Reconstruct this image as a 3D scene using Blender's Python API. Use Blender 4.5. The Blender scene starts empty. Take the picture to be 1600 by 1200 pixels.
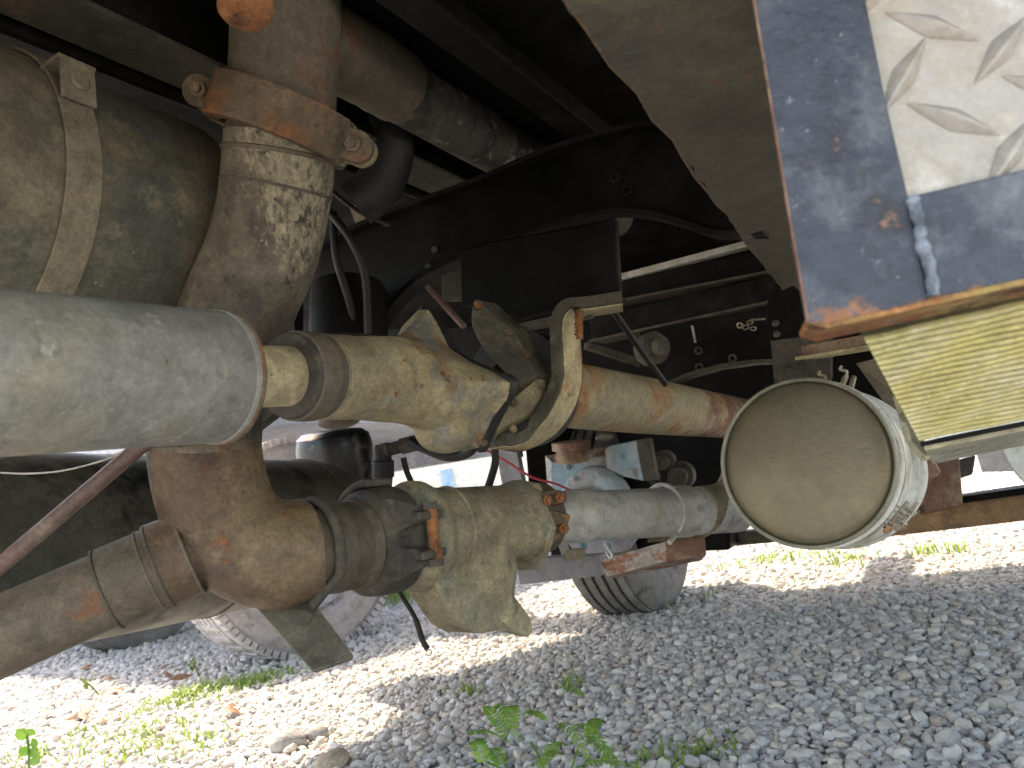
import bpy, bmesh, math, random
import numpy as np
from mathutils import Vector, Matrix
random.seed(7); rng = np.random.default_rng(7)
sc = bpy.context.scene
COL = sc.collection
R = math.radians
# ------------------------------------------------------------------ camera
F = 1200.0                       # focal length in photo pixels (1600 wide)
CAM = Vector((0, 0, 0.55))
pitch = math.atan(160*0.987/F); ca, sa = 0.987, 0.158
U_c = Vector((-sa*math.cos(pitch), ca*math.cos(pitch), -math.sin(pitch)))
F_c = Vector((0, 0, -1)); Y_c = (F_c - U_c*F_c.dot(U_c)).normalized(); X_c = Y_c.cross(U_c)
ROT = Matrix((X_c, Y_c, U_c))    # camera axes to world axes
cam = bpy.data.cameras.new('camera'); camo = bpy.data.objects.new('camera', cam); COL.objects.link(camo)
camo.matrix_world = Matrix.Translation(CAM) @ ROT.to_4x4()
cam.sensor_width = 36; cam.lens = 36*F/1600; cam.clip_start = 0.02; cam.clip_end = 400
cam.dof.use_dof = True; cam.dof.focus_distance = 1.25; cam.dof.aperture_fstop = 8.5
sc.camera = camo
# ------------------------------------------------------------------ sky, sun, exposure
SUN = Vector((-.36, .46, 1)).normalized()
w = bpy.data.worlds.new('World'); sc.world = w; w.use_nodes = True
nt = w.node_tree; nt.nodes.clear()
sky = nt.nodes.new('ShaderNodeTexSky'); sky.sky_type = 'NISHITA'; sky.sun_disc = False
sky.sun_elevation = math.asin(SUN.z); sky.sun_rotation = math.atan2(SUN.x, SUN.y)
sky.dust_density = 2.0
bg = nt.nodes.new('ShaderNodeBackground'); bg.inputs[1].default_value = 0.15
wo = nt.nodes.new('ShaderNodeOutputWorld')
nt.links.new(sky.outputs[0], bg.inputs[0]); nt.links.new(bg.outputs[0], wo.inputs[0])
sl = bpy.data.lights.new('sun', 'SUN'); sl.energy = 2.0; sl.angle = R(1.2); sl.color = (1, .95, .87)
so = bpy.data.objects.new('sun', sl); COL.objects.link(so)
so.rotation_euler = (-SUN).to_track_quat('-Z', 'Y').to_euler()
sc.view_settings.view_transform = 'Standard'; sc.view_settings.look = 'None'
sc.view_settings.exposure = 2.36; sc.view_settings.gamma = 1
sc.view_settings.use_white_balance = True; sc.view_settings.white_balance_temperature = 8200; sc.view_settings.white_balance_tint = 13
sc.render.engine = 'CYCLES'; sc.cycles.max_bounces = 6; sc.cycles.diffuse_bounces = 4; sc.cycles.glossy_bounces = 3
# ------------------------------------------------------------------ placing helpers
def ray(px, py): return ROT @ Vector(((px-800)/F, (600-py)/F, -1))
def P(px, py, d): return CAM + ray(px, py)*d                 # point at distance d along the view axis
def PZ(px, py, z): r = ray(px, py); return CAM + r*((z-CAM.z)/r.z)
def PY(px, py, y): r = ray(px, py); return CAM + r*((y-CAM.y)/r.y)
def PP(px, py, o, n): r = ray(px, py); return CAM + r*((o-CAM).dot(n)/r.dot(n))
UP = Vector((0, 0, 1))
_l = ray(1500, 648); L = Vector((_l.x, _l.y, 0)).normalized()   # along the truck
T = Vector((L.y, -L.x, 0))                                       # across it, to the right and nearer
def interp(x, tab):
    if x <= tab[0][0]: a, b = tab[0], tab[1]
    elif x >= tab[-1][0]: a, b = tab[-2], tab[-1]
    else:
        for a, b in zip(tab, tab[1:]):
            if a[0] <= x <= b[0]: break
    t = (x-a[0])/(b[0]-a[0]); return a[1]+(b[1]-a[1])*t
def catmull(pts, n=6):
    out = []; m = len(pts)
    for i in range(m-1):
        p0 = pts[max(i-1, 0)]; p1 = pts[i]; p2 = pts[i+1]; p3 = pts[min(i+2, m-1)]
        for k in range(n):
            t = k/n
            out.append(0.5*((2*p1)+(p2-p0)*t+(2*p0-5*p1+4*p2-p3)*t*t+(3*p1-p0-3*p2+p3)*t**3))
    out.append(pts[-1].copy()); return out
# ------------------------------------------------------------------ mesh builder
class MB:
    def __init__(s): s.v = []; s.f = []
    def add(s, vs, fs):
        b = len(s.v); s.v += [Vector(v) for v in vs]; s.f += [tuple(b+i for i in f) for f in fs]; return s
    def lathe(s, p0, p1, prof, seg=40, caps=True, ref=None):
        """prof: (t, r) with t a fraction of p0->p1, r in metres"""
        ax = (p1-p0); n = ax.normalized(); a = n.orthogonal().normalized() if ref is None else (ref-n*ref.dot(n)).normalized()
        b = n.cross(a); vs = []; fs = []
        for t, r in prof:
            c = p0+ax*t
            for k in range(seg):
                th = 2*math.pi*k/seg; vs.append(c+(a*math.cos(th)+b*math.sin(th))*r)
        for i in range(len(prof)-1):
            for k in range(seg):
                k2 = (k+1) % seg; fs.append((i*seg+k, i*seg+k2, (i+1)*seg+k2, (i+1)*seg+k))
        if caps:
            fs.append(tuple(reversed(range(seg)))); m = (len(prof)-1)*seg; fs.append(tuple(m+k for k in range(seg)))
        return s.add(vs, fs)
    def ring(s, c, n, r0, r1, h, seg=40):
        """annulus: inner r0, outer r1, length h along n centred at c"""
        n = n.normalized(); a = n.orthogonal().normalized(); b = n.cross(a); vs = []; fs = []
        for (r, z) in ((r0, -h/2), (r1, -h/2), (r1, h/2), (r0, h/2)):
            for k in range(seg):
                th = 2*math.pi*k/seg; vs.append(c+n*z+(a*math.cos(th)+b*math.sin(th))*r)
        for i in range(4):
            j = (i+1) % 4
            for k in range(seg):
                k2 = (k+1) % seg; fs.append((i*seg+k, i*seg+k2, j*seg+k2, j*seg+k))
        return s.add(vs, fs)
    def torus(s, c, n, R0, r, seg=40, ss=10, a0=0, a1=None, ref=None):
        n = n.normalized(); a = n.orthogonal().normalized() if ref is None else (ref-n*ref.dot(n)).normalized(); b = n.cross(a)
        if a1 is None:
            pts = [c+(a*math.cos(2*math.pi*k/seg)+b*math.sin(2*math.pi*k/seg))*R0 for k in range(seg)]
            return s.sweep(pts, r, ss, closed=True)
        return s.sweep([c+(a*math.cos(a0+(a1-a0)*k/seg)+b*math.sin(a0+(a1-a0)*k/seg))*R0 for k in range(seg+1)], r, ss)
    def sweep(s, path, rad, seg=16, closed=False):
        m = len(path); rs = rad if hasattr(rad, '__len__') else [rad]*m
        vs = []; fs = []; u = None
        for i in range(m):
            if closed: t = (path[(i+1) % m]-path[i-1]).normalized()
            else: t = (path[min(i+1, m-1)]-path[max(i-1, 0)]).normalized()
            if u is None: u = t.orthogonal().normalized()
            else: u = (u-t*u.dot(t)).normalized()
            v = t.cross(u)
            for k in range(seg):
                th = 2*math.pi*k/seg; vs.append(path[i]+(u*math.cos(th)+v*math.sin(th))*rs[i])
        for i in range(m if closed else m-1):
            j = (i+1) % m
            for k in range(seg):
                k2 = (k+1) % seg; fs.append((i*seg+k, i*seg+k2, j*seg+k2, j*seg+k))
        if not closed:
            fs.append(tuple(reversed(range(seg)))); q = (m-1)*seg; fs.append(tuple(q+k for k in range(seg)))
        return s.add(vs, fs)
    def bar(s, path, width, thick, wdir):
        """flat bar swept along a path; width along wdir, thickness across"""
        m = len(path); vs = []; fs = []; wdir = wdir.normalized()
        for i in range(m):
            t = (path[min(i+1, m-1)]-path[max(i-1, 0)]).normalized(); q = (wdir-t*wdir.dot(t)).normalized(); n = t.cross(q)
            for (a, b) in ((-1, -1), (1, -1), (1, 1), (-1, 1)): vs.append(path[i]+q*(a*width/2)+n*(b*thick/2))
        for i in range(m-1):
            for k in range(4): k2 = (k+1) % 4; fs.append((i*4+k, i*4+k2, i*4+4+k2, i*4+4+k))
        fs.append((3, 2, 1, 0)); q = (m-1)*4; fs.append((q, q+1, q+2, q+3))
        return s.add(vs, fs)
    def prism(s, pts, off):
        n = len(pts); vs = list(pts)+[p+off for p in pts]
        fs = [tuple(range(n)), tuple(reversed(range(n, 2*n)))]
        for k in range(n): k2 = (k+1) % n; fs.append((k, n+k, n+k2, k2))
        return s.add(vs, fs)
    def box(s, c, a, b, d):
        """half extents as vectors"""
        vs = [c+a*x+b*y+d*z for x in (-1, 1) for y in (-1, 1) for z in (-1, 1)]
        return s.add(vs, [(0, 1, 3, 2), (4, 6, 7, 5), (0, 4, 5, 1), (2, 3, 7, 6), (0, 2, 6, 4), (1, 5, 7, 3)])
    def beam(s, p0, p1, w, h, up=UP):
        ax = p1-p0; n = ax.normalized(); u = (up-n*up.dot(n)).normalized(); q = n.cross(u)
        return s.box((p0+p1)/2, ax/2, q*(w/2), u*(h/2))
    def bolt(s, p, n, r, h, nut=True):
        n = n.normalized(); s.lathe(p, p+n*h, [(0, r), (.85, r), (1, r*.85)], 6)
        if nut: s.lathe(p+n*h*.9, p+n*h*1.8, [(0, r*.52), (.9, r*.52), (1, r*.4)], 12)
        return s
    def ball(s, c, a, b, d, nu=24, nv=14):
        vs = []; fs = []
        for i in range(nv+1):
            ph = math.pi*i/nv
            for k in range(nu):
                th = 2*math.pi*k/nu; vs.append(c+a*(math.sin(ph)*math.cos(th))+b*(math.sin(ph)*math.sin(th))+d*math.cos(ph))
        for i in range(nv):
            for k in range(nu): k2 = (k+1) % nu; fs.append((i*nu+k, (i+1)*nu+k, (i+1)*nu+k2, i*nu+k2))
        return s.add(vs, fs)
def finish_mesh(name, mb, smooth=35):
    me = bpy.data.meshes.new(name); c = sum(mb.v, Vector())/len(mb.v)
    me.from_pydata([v-c for v in mb.v], [], mb.f)
    bm = bmesh.new(); bm.from_mesh(me); bmesh.ops.remove_doubles(bm, verts=bm.verts, dist=1e-6)
    bmesh.ops.recalc_face_normals(bm, faces=bm.faces); bm.to_mesh(me); bm.free()
    if smooth:
        me.polygons.foreach_set('use_smooth', [True]*len(me.polygons)); me.set_sharp_from_angle(angle=R(smooth))
    return me, c
def cast_mesh(name, mb, vox, it=4):
    """melt overlapping closed shells into one cast body"""
    me, c = finish_mesh(name, mb, 0); o = bpy.data.objects.new('tmp', me); COL.objects.link(o)
    m = o.modifiers.new('r', 'REMESH'); m.mode = 'VOXEL'; m.voxel_size = vox; m.use_smooth_shade = True
    q = o.modifiers.new('s', 'SMOOTH'); q.factor = .5; q.iterations = it
    dg = bpy.context.evaluated_depsgraph_get(); out = bpy.data.meshes.new_from_object(o.evaluated_get(dg))
    out.name = name; bpy.data.objects.remove(o); bpy.data.meshes.remove(me); return out, c
def wl(o):
    p = o.location.copy()
    while o.parent: o = o.parent; p += o.location
    return p
def obj(name, mb, mat, parent=None, bevel=.0, smooth=35, cast=0, it=4, label=None):
    me, c = cast_mesh(name, mb, cast, it) if cast else finish_mesh(name, mb, smooth)
    me.materials.append(mat); o = bpy.data.objects.new(name, me); COL.objects.link(o)
    o.location = c
    if parent: o.parent = parent; o.location = c-wl(parent)
    if bevel:
        b = o.modifiers.new('bevel', 'BEVEL'); b.width = bevel; b.segments = 2; b.limit_method = 'ANGLE'; b.angle_limit = R(40)
    if label: o['label'] = label
    return o
def thing(name, label, cat, loc, group=None):
    o = bpy.data.objects.new(name, None); COL.objects.link(o); o.location = loc; o.empty_display_size = .05
    return tag(o, label, cat, group)
def tag(o, label, cat, group=None, kind=None):
    o['label'] = label; o['category'] = cat
    if group: o['group'] = group
    if kind: o['kind'] = kind
    return o
# ------------------------------------------------------------------ materials
def grime(name, base, layers=(), rough=.65, metal=0.0, bump=.25, bscale=70, spec=.4, rvar=.15, k_=.74, fine=1.0):
    """layers: (colour, scale, lo, hi, [stretch xyz], [(axis, c0, c1) gradient]) worn over one another by noise"""
    m = bpy.data.materials.new(name); m.use_nodes = True; n = m.node_tree.nodes; l = m.node_tree.links
    b = n['Principled BSDF']; b.inputs['Roughness'].default_value = rough; b.inputs['Metallic'].default_value = metal
    b.inputs['Specular IOR Level'].default_value = spec
    g = n.new('ShaderNodeNewGeometry'); pos = g.outputs['Position']
    v = n.new('ShaderNodeTexNoise'); v.inputs['Scale'].default_value = 9; v.inputs['Detail'].default_value = 5; v.inputs['Roughness'].default_value = .65
    l.new(pos, v.inputs['Vector'])
    mr = n.new('ShaderNodeMapRange'); mr.inputs[1].default_value = .3; mr.inputs[2].default_value = .7; mr.inputs[3].default_value = 1-.28*min(fine*1.4, 1); mr.inputs[4].default_value = 1+.28*min(fine*1.4, 1)
    l.new(v.outputs[0], mr.inputs[0])
    mx = n.new('ShaderNodeVectorMath'); mx.operation = 'SCALE'; mx.inputs[0].default_value = [q*k_ for q in base[:3]]; l.new(mr.outputs[0], mx.inputs['Scale'])
    cur = mx.outputs[0]
    for ly in layers:
        c, s, lo, hi = ly[:4]; c = [q*k_ for q in c[:3]]; lo = .5+(lo-.5)*.78; hi = .5+(hi-.5)*.78+.01; st = ly[4] if len(ly) > 4 else None; gr = ly[5] if len(ly) > 5 else None
        src = pos
        if st:
            q = n.new('ShaderNodeVectorMath'); q.operation = 'MULTIPLY'; q.inputs[1].default_value = st; l.new(pos, q.inputs[0]); src = q.outputs[0]
        t = n.new('ShaderNodeTexNoise'); t.inputs['Scale'].default_value = s; t.inputs['Detail'].default_value = 8; t.inputs['Roughness'].default_value = .7
        l.new(src, t.inputs['Vector']); fac = t.outputs[0]
        if gr:
            ax, c0, c1 = gr
            dn = n.new('ShaderNodeVectorMath'); dn.operation = 'DOT_PRODUCT'; dn.inputs[1].default_value = ax; l.new(pos, dn.inputs[0])
            gm = n.new('ShaderNodeMapRange'); gm.inputs[1].default_value = c0; gm.inputs[2].default_value = c1; gm.inputs[3].default_value = -.3; gm.inputs[4].default_value = .12
            l.new(dn.outputs['Value'], gm.inputs[0])
            ad = n.new('ShaderNodeMath'); ad.operation = 'ADD'; l.new(fac, ad.inputs[0]); l.new(gm.outputs[0], ad.inputs[1]); fac = ad.outputs[0]
        k = n.new('ShaderNodeMapRange'); k.inputs[1].default_value = lo; k.inputs[2].default_value = hi; l.new(fac, k.inputs[0])
        mi = n.new('ShaderNodeMix'); mi.data_type = 'RGBA'; l.new(k.outputs[0], mi.inputs[0]); l.new(cur, mi.inputs[6]); mi.inputs[7].default_value = (*c[:3], 1)
        cur = mi.outputs[2]
    # fine dirt: speckle, blotches, worn edges and dirty hollows
    f1 = n.new('ShaderNodeTexNoise'); f1.inputs['Scale'].default_value = 170; f1.inputs['Detail'].default_value = 4; f1.inputs['Roughness'].default_value = .75; l.new(pos, f1.inputs['Vector'])
    f2 = n.new('ShaderNodeTexNoise'); f2.inputs['Scale'].default_value = 38; f2.inputs['Detail'].default_value = 6; f2.inputs['Roughness'].default_value = .7; f2.inputs['Distortion'].default_value = .6; l.new(pos, f2.inputs['Vector'])
    s1 = n.new('ShaderNodeMapRange'); s1.inputs[1].default_value = .3; s1.inputs[2].default_value = .7; s1.inputs[3].default_value = 1-.26*fine; s1.inputs[4].default_value = 1+.26*fine; l.new(f1.outputs[0], s1.inputs[0])
    s2 = n.new('ShaderNodeMapRange'); s2.inputs[1].default_value = .32; s2.inputs[2].default_value = .68; s2.inputs[3].default_value = 1-.28*fine; s2.inputs[4].default_value = 1+.28*fine; l.new(f2.outputs[0], s2.inputs[0])
    s3 = n.new('ShaderNodeMapRange'); s3.inputs[1].default_value = .42; s3.inputs[2].default_value = .58; s3.inputs[3].default_value = .65; s3.inputs[4].default_value = 1.35; l.new(g.outputs['Pointiness'], s3.inputs[0])
    m1 = n.new('ShaderNodeMath'); m1.operation = 'MULTIPLY'; l.new(s1.outputs[0], m1.inputs[0]); l.new(s2.outputs[0], m1.inputs[1])
    m2 = n.new('ShaderNodeMath'); m2.operation = 'MULTIPLY'; l.new(m1.outputs[0], m2.inputs[0]); l.new(s3.outputs[0], m2.inputs[1])
    fs_ = n.new('ShaderNodeVectorMath'); fs_.operation = 'SCALE'; l.new(cur, fs_.inputs[0]); l.new(m2.outputs[0], fs_.inputs['Scale']); cur = fs_.outputs[0]
    l.new(cur, b.inputs['Base Color'])
    rr = n.new('ShaderNodeMapRange'); rr.inputs[1].default_value = .3; rr.inputs[2].default_value = .7; rr.inputs[3].default_value = max(rough-rvar, .05); rr.inputs[4].default_value = min(rough+rvar, 1)
    l.new(v.outputs[0], rr.inputs[0]); l.new(rr.outputs[0], b.inputs['Roughness'])
    if bump:
        t = n.new('ShaderNodeTexNoise'); t.inputs['Scale'].default_value = bscale; t.inputs['Detail'].default_value = 4; t.inputs['Roughness'].default_value = .7
        l.new(pos, t.inputs['Vector'])
        bu = n.new('ShaderNodeBump'); bu.inputs['Strength'].default_value = min(bump*1.7, 1); bu.inputs['Distance'].default_value = .004
        l.new(t.outputs[0], bu.inputs['Height']); l.new(bu.outputs[0], b.inputs['Normal'])
    return m
DUST = (.30, .26, .17); DUST2 = (.20, .18, .125); RUST = (.26, .095, .03); RUSTD = (.10, .042, .022); RUSTL = (.42, .19, .07)
M = {}
M['silver'] = grime('grey_painted_steel', (.29, .285, .25), [((.35, .32, .225), 5, .46, .66), ((.19, .185, .165), 22, .56, .72), ((.34, .20, .10), 15, .66, .70), ((.26, .12, .05), 34, .68, .72), ((.42, .40, .34), 50, .64, .70)], .62, .0, .18, 90, fine=.75)
M['cream'] = grime('dusty_cream_pipe', (.50, .42, .25), [((.30, .24, .14), 14, .5, .7), (RUSTL, 11, .58, .70), ((.06, .05, .04), 30, .69, .73)], .7, 0, .3, 120)
M['creamrust'] = grime('rusting_cream_pipe', (.44, .39, .25), [(RUSTL, 9, .47, .66), ((.22, .10, .07), 14, .50, .66, None, (tuple(L), 1.75, 2.3)), ((.08, .06, .04), 40, .69, .73)], .7, 0, .3, 120)
M['olive'] = grime('dusty_olive_casting', (.27, .225, .135), [((.37, .31, .18), 7, .45, .65), ((.12, .10, .075), 18, .56, .70), ((.27, .15, .07), 12, .64, .72)], .78, 0, .35, 160)
M['valve'] = grime('dusty_grey_green_casting', (.31, .265, .17), [((.41, .355, .22), 6, .45, .65), ((.20, .22, .18), 9, .52, .66), ((.13, .11, .085), 26, .60, .74), ((.30, .15, .06), 10, .66, .73)], .8, 0, .4, 170)
M['valverust'] = grime('rust_flecked_casting', (.42, .35, .20), [((.28, .28, .235), 7, .52, .62), ((.36, .19, .085), 10, .53, .66), ((.13, .11, .08), 22, .62, .72), (RUST, 40, .64, .70)], .8, 0, .45, 150)
M['brown'] = grime('brown_rusted_steel', (.145, .095, .058), [((.24, .17, .095), 5, .46, .62), ((.085, .055, .04), 8, .54, .66), (RUST, 16, .64, .70), ((.055, .04, .03), 40, .68, .74)], .62, 0, .22, 110)
M['browndust'] = grime('dusty_brown_pipe', (.120, .099, .070), [((.165, .135, .09), 6, .45, .65), ((.09, .07, .05), 12, .58, .7), ((.19, .09, .05), 9, .63, .72)], .66, 0, .2, 120)
M['dark'] = grime('dark_dusty_casting', (.075, .066, .052), [((.13, .11, .08), 8, .48, .66), ((.03, .028, .025), 15, .56, .7), ((.13, .07, .04), 20, .64, .72)], .72, 0, .3, 140)
M['peel'] = grime('peeling_cream_paint_on_black_pipe', (.085, .072, .055), [((.19, .165, .115), 7, .42, .6), ((.20, .10, .05), 6, .58, .7), ((.33, .29, .19), 120, .53, .70, (1, 1, .42), (tuple(T), P(428, 320, 1.06).dot(T)-.02, P(428, 320, 1.06).dot(T)+.05)), ((.05, .045, .035), 40, .62, .66)], .72, 0, .4, 120)
M['peelblotch'] = grime('blotched_pipe', (.12, .115, .09), [((.05, .048, .04), 9, .46, .6), ((.34, .33, .26), 20, .58, .66), ((.25, .23, .17), 7, .58, .7)], .6, 0, .35, 100)  # dark and pale blotches scattered by noise
M['tank'] = grime('faded_olive_tank', (.165, .147, .10), [((.095, .10, .082), 5, .48, .60), ((.26, .23, .15), 12, .55, .72), (RUST, 9, .60, .65, (1, 1, 2.6), ((0, 0, -1), -.80, -.66)), ((.40, .38, .30), 60, .71, .74)], .72, 0, .22, 90)
M['strap'] = grime('dusty_strap_steel', (.225, .195, .135), [((.15, .13, .09), 9, .5, .68), ((.30, .27, .19), 20, .6, .72)], .7, 0, .2, 90)
M['earclamp'] = grime('dark_dusty_clamp', (.085, .075, .052), [((.17, .145, .095), 9, .5, .64), ((.06, .054, .042), 14, .52, .66)], .75, 0, .3, 140)
M['rustclamp'] = grime('rusty_clamp', (.16, .12, .075), [((.11, .095, .07), 9, .5, .64), ((.22, .095, .038), 11, .47, .62), ((.30, .15, .065), 30, .58, .72), (RUSTD, 45, .62, .7)], .85, 0, .6, 130)
M['rust'] = grime('orange_rust', (.30, .125, .05), [(RUSTD, 22, .5, .65), ((.42, .22, .10), 35, .58, .72)], .9, 0, .6, 150)
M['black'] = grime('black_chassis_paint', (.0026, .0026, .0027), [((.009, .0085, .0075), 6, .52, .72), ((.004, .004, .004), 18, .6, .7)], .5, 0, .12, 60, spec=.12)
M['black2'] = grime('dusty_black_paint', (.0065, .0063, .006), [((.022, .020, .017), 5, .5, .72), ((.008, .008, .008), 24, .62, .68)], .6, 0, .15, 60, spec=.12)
M['rail'] = grime('dusty_chassis_rail', (.085, .075, .055), [((.05, .044, .035), 5, .5, .65), ((.16, .10, .06), 10, .62, .72)], .7, 0, .2, 80)
M['deck'] = grime('dusty_steel_plate', (.10, .089, .06), [((.14, .124, .082), 4, .46, .62), ((.095, .10, .09), 6, .56, .66), (RUST, 14, .66, .73), ((.10, .09, .065), 30, .62, .7)], .75, 0, .25, 90, fine=.8)
M['rubber'] = grime('black_rubber', (.018, .018, .018), [((.05, .047, .04), 10, .55, .75)], .55, 0, .15, 150)
M['tyre'] = grime('dusty_tyre_rubber', (.17, .168, .165), [((.30, .29, .275), 4, .45, .7), ((.06, .06, .06), 12, .55, .7)], .8, 0, .15, 120, fine=.5)
M['tyrelit'] = grime('sunlit_dusty_tyre', (.45, .43, .44), [((.60, .54, .53), 4, .45, .7), ((.2, .2, .22), 12, .55, .7)], .8, 0, .15, 120, fine=.6)  # sunlight on the tyre put into a paler copy of the rubber
M['galv'] = grime('galvanised_pipe', (.56, .55, .51), [((.48, .45, .34), 7, .48, .66), ((.30, .29, .26), 16, .56, .7)], .55, .1, .2, 110, fine=.6)
M['blueiron'] = grime('scuffed_dark_blue_paint', (.050, .060, .082), [((.15, .165, .18), 12, .47, .66), ((.034, .036, .042), 20, .55, .68), ((.32, .34, .36), 120, .66, .72), ((.26, .15, .10), 20, .68, .74), ((.30, .13, .06), 16, .50, .56, None, ((0, 0, -1), -.655, -.605))], .42, .0, .3, 120, fine=.7)
M['bluelight'] = grime('light_blue_weld_paint', (.23, .27, .32), [((.09, .11, .14), 30, .5, .62)], .5, 0, .4, 90)
M['rustedge'] = grime('rusted_flange', (.32, .13, .05), [((.45, .36, .13), 9, .5, .66), ((.14, .05, .03), 18, .54, .66), ((.36, .30, .26), 25, .64, .70)], .8, 0, .4, 110)
M['alu'] = grime('worn_tread_plate', (.43, .405, .365), [((.36, .30, .20), 9, .48, .66), ((.20, .185, .15), 7, .58, .72), ((.60, .59, .57), 18, .52, .7), ((.36, .34, .30), 14, .64, .74)], .5, .15, .15, 130, fine=.35)
M['yellow'] = grime('yellowed_ribbed_plate', (.56, .50, .20), [((.62, .58, .38), 8, .45, .62), ((.46, .46, .18), 7, .54, .66), ((.13, .12, .07), 12, .66, .74)], .34, .2, .12, 130, fine=.6)
M['yellowshade'] = grime('shaded_yellow_plate', (.12, .105, .05), [((.06, .055, .03), 14, .5, .66)], .7)  # darkened colour gives the gaps between ribs their shade
M['yellow2'] = grime('pale_dusty_tray', (.42, .40, .29), [((.28, .26, .16), 10, .5, .68), ((.14, .12, .09), 20, .63, .7)], .6, 0, .2, 110)
M['cap'] = grime('dusty_cap_face', (.25, .218, .142), [((.31, .27, .175), 5, .45, .62), ((.24, .21, .14), 6, .55, .75), ((.12, .10, .07), 45, .70, .73)], .46, .45, .10, 150, fine=.3)
M['drum'] = grime('pale_drum_paint', (.76, .76, .71), [((.40, .40, .30), 8, .5, .68), ((.30, .28, .22), 30, .66, .72)], .5, 0, .12, 120, fine=.4)
M['drumrim'] = grime('greenish_rim_paint', (.34, .33, .25), [((.28, .27, .19), 12, .5, .68)], .5, .1, .12, 120, fine=.5)
M['band'] = grime('band_clamp_steel', (.40, .35, .27), [(RUSTL, 22, .5, .62), ((.6, .6, .58), 30, .62, .7)], .5, .4, .2, 150)
M['greytank'] = grime('dark_green_grey_tank', (.11, .11, .09), [((.19, .18, .135), 4, .46, .64), ((.03, .032, .032), 8, .52, .66), ((.17, .15, .10), 30, .68, .74)], .55, 0, .12, 90)
M['underpale'] = grime('lit_grey_panel', (.40, .42, .46), [((.33, .34, .36), 5, .5, .7)], .55, 0, .08, 60)
M['mirrorblack'] = grime('glossy_black_paint', (.015, .016, .018), [((.10, .09, .07), 14, .60, .68)], .22, 0, .1, 60)
M['bluemotor'] = grime('pale_blue_machine_paint', (.26, .40, .47), [((.44, .46, .46), 5, .44, .56), ((.20, .17, .13), 14, .58, .7), (RUST, 20, .66, .72)], .5, 0, .15, 110, fine=.6)
M['greysteel'] = grime('grey_primed_steel', (.34, .34, .37), [((.26, .26, .28), 8, .5, .7)], .6, 0, .12, 90, fine=.5)
M['ruststeel'] = grime('rust_flaked_painted_steel', (.40, .37, .33), [((.30, .13, .075), 14, .46, .54, (1, 1, 2)), (RUSTD, 10, .56, .70)], .75, 0, .3, 110)
M['redbrown'] = grime('red_brown_primer', (.24, .125, .085), [((.40, .31, .20), 9, .5, .68), ((.08, .04, .03), 16, .6, .7)], .7, 0, .2, 110, fine=.8)
M['axle'] = grime('muddy_orange_axle', (.34, .21, .115), [((.17, .125, .09), 5, .5, .64), ((.30, .18, .09), 8, .56, .7)], .8, 0, .25, 80, fine=.8)
M['rod'] = grime('reddish_brown_rod', (.16, .10, .085), [((.22, .17, .13), 12, .5, .7)], .55, 0, .15, 130)
M['plate'] = grime('flat_bar_paint', (.15, .135, .10), [((.20, .18, .13), 10, .5, .7), ((.10, .09, .07), 25, .62, .7)], .6, 0, .15, 150)
M['white'] = grime('white_painted_surface', (.72, .72, .70), [((.5, .5, .48), 12, .6, .75)], .5, 0, .05, 80)
M['redwire'] = grime('red_wire_insulation', (.55, .06, .08), [], .35, 0, 0)
M['cement'] = grime('cream_render', (.62, .57, .46), [((.5, .45, .36), 2, .5, .7)], .9, 0, .1, 30, k_=1)
M['bluewall'] = grime('blue_painted_door', (.22, .33, .45), [((.3, .4, .5), 3, .5, .7)], .6, 0, .05, 30, k_=1)
M['flatbed'] = grime('pale_grey_truck_panel', (.33, .36, .42), [((.26, .28, .32), 3, .5, .7)], .5, 0, .05, 30, k_=1)
def leaf_mat(name, c, c2, tr=.35):
    m = bpy.data.materials.new(name); m.use_nodes = True; n = m.node_tree.nodes; l = m.node_tree.links; b = n['Principled BSDF']
    g = n.new('ShaderNodeNewGeometry'); t = n.new('ShaderNodeTexNoise'); t.inputs['Scale'].default_value = 40; l.new(g.outputs['Position'], t.inputs['Vector'])
    mi = n.new('ShaderNodeMix'); mi.data_type = 'RGBA'; mi.inputs[6].default_value = (*c, 1); mi.inputs[7].default_value = (*c2, 1)
    k = n.new('ShaderNodeMapRange'); k.inputs[1].default_value = .35; k.inputs[2].default_value = .65; l.new(t.outputs[0], k.inputs[0]); l.new(k.outputs[0], mi.inputs[0])
    l.new(mi.outputs[2], b.inputs['Base Color']); b.inputs['Roughness'].default_value = .5
    tl = n.new('ShaderNodeBsdfTranslucent'); l.new(mi.outputs[2], tl.inputs[0]); ms = n.new('ShaderNodeMixShader'); ms.inputs[0].default_value = tr
    l.new(b.outputs[0], ms.inputs[1]); l.new(tl.outputs[0], ms.inputs[2]); l.new(ms.outputs[0], n['Material Output'].inputs[0]); return m
M['leaf'] = leaf_mat('green_leaflet', (.16, .34, .06), (.27, .46, .08), .5)
M['grass'] = leaf_mat('grass_blade', (.17, .30, .06), (.28, .36, .09))
M['dry'] = leaf_mat('dry_leaf', (.26, .13, .07), (.36, .22, .14), .2)
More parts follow.
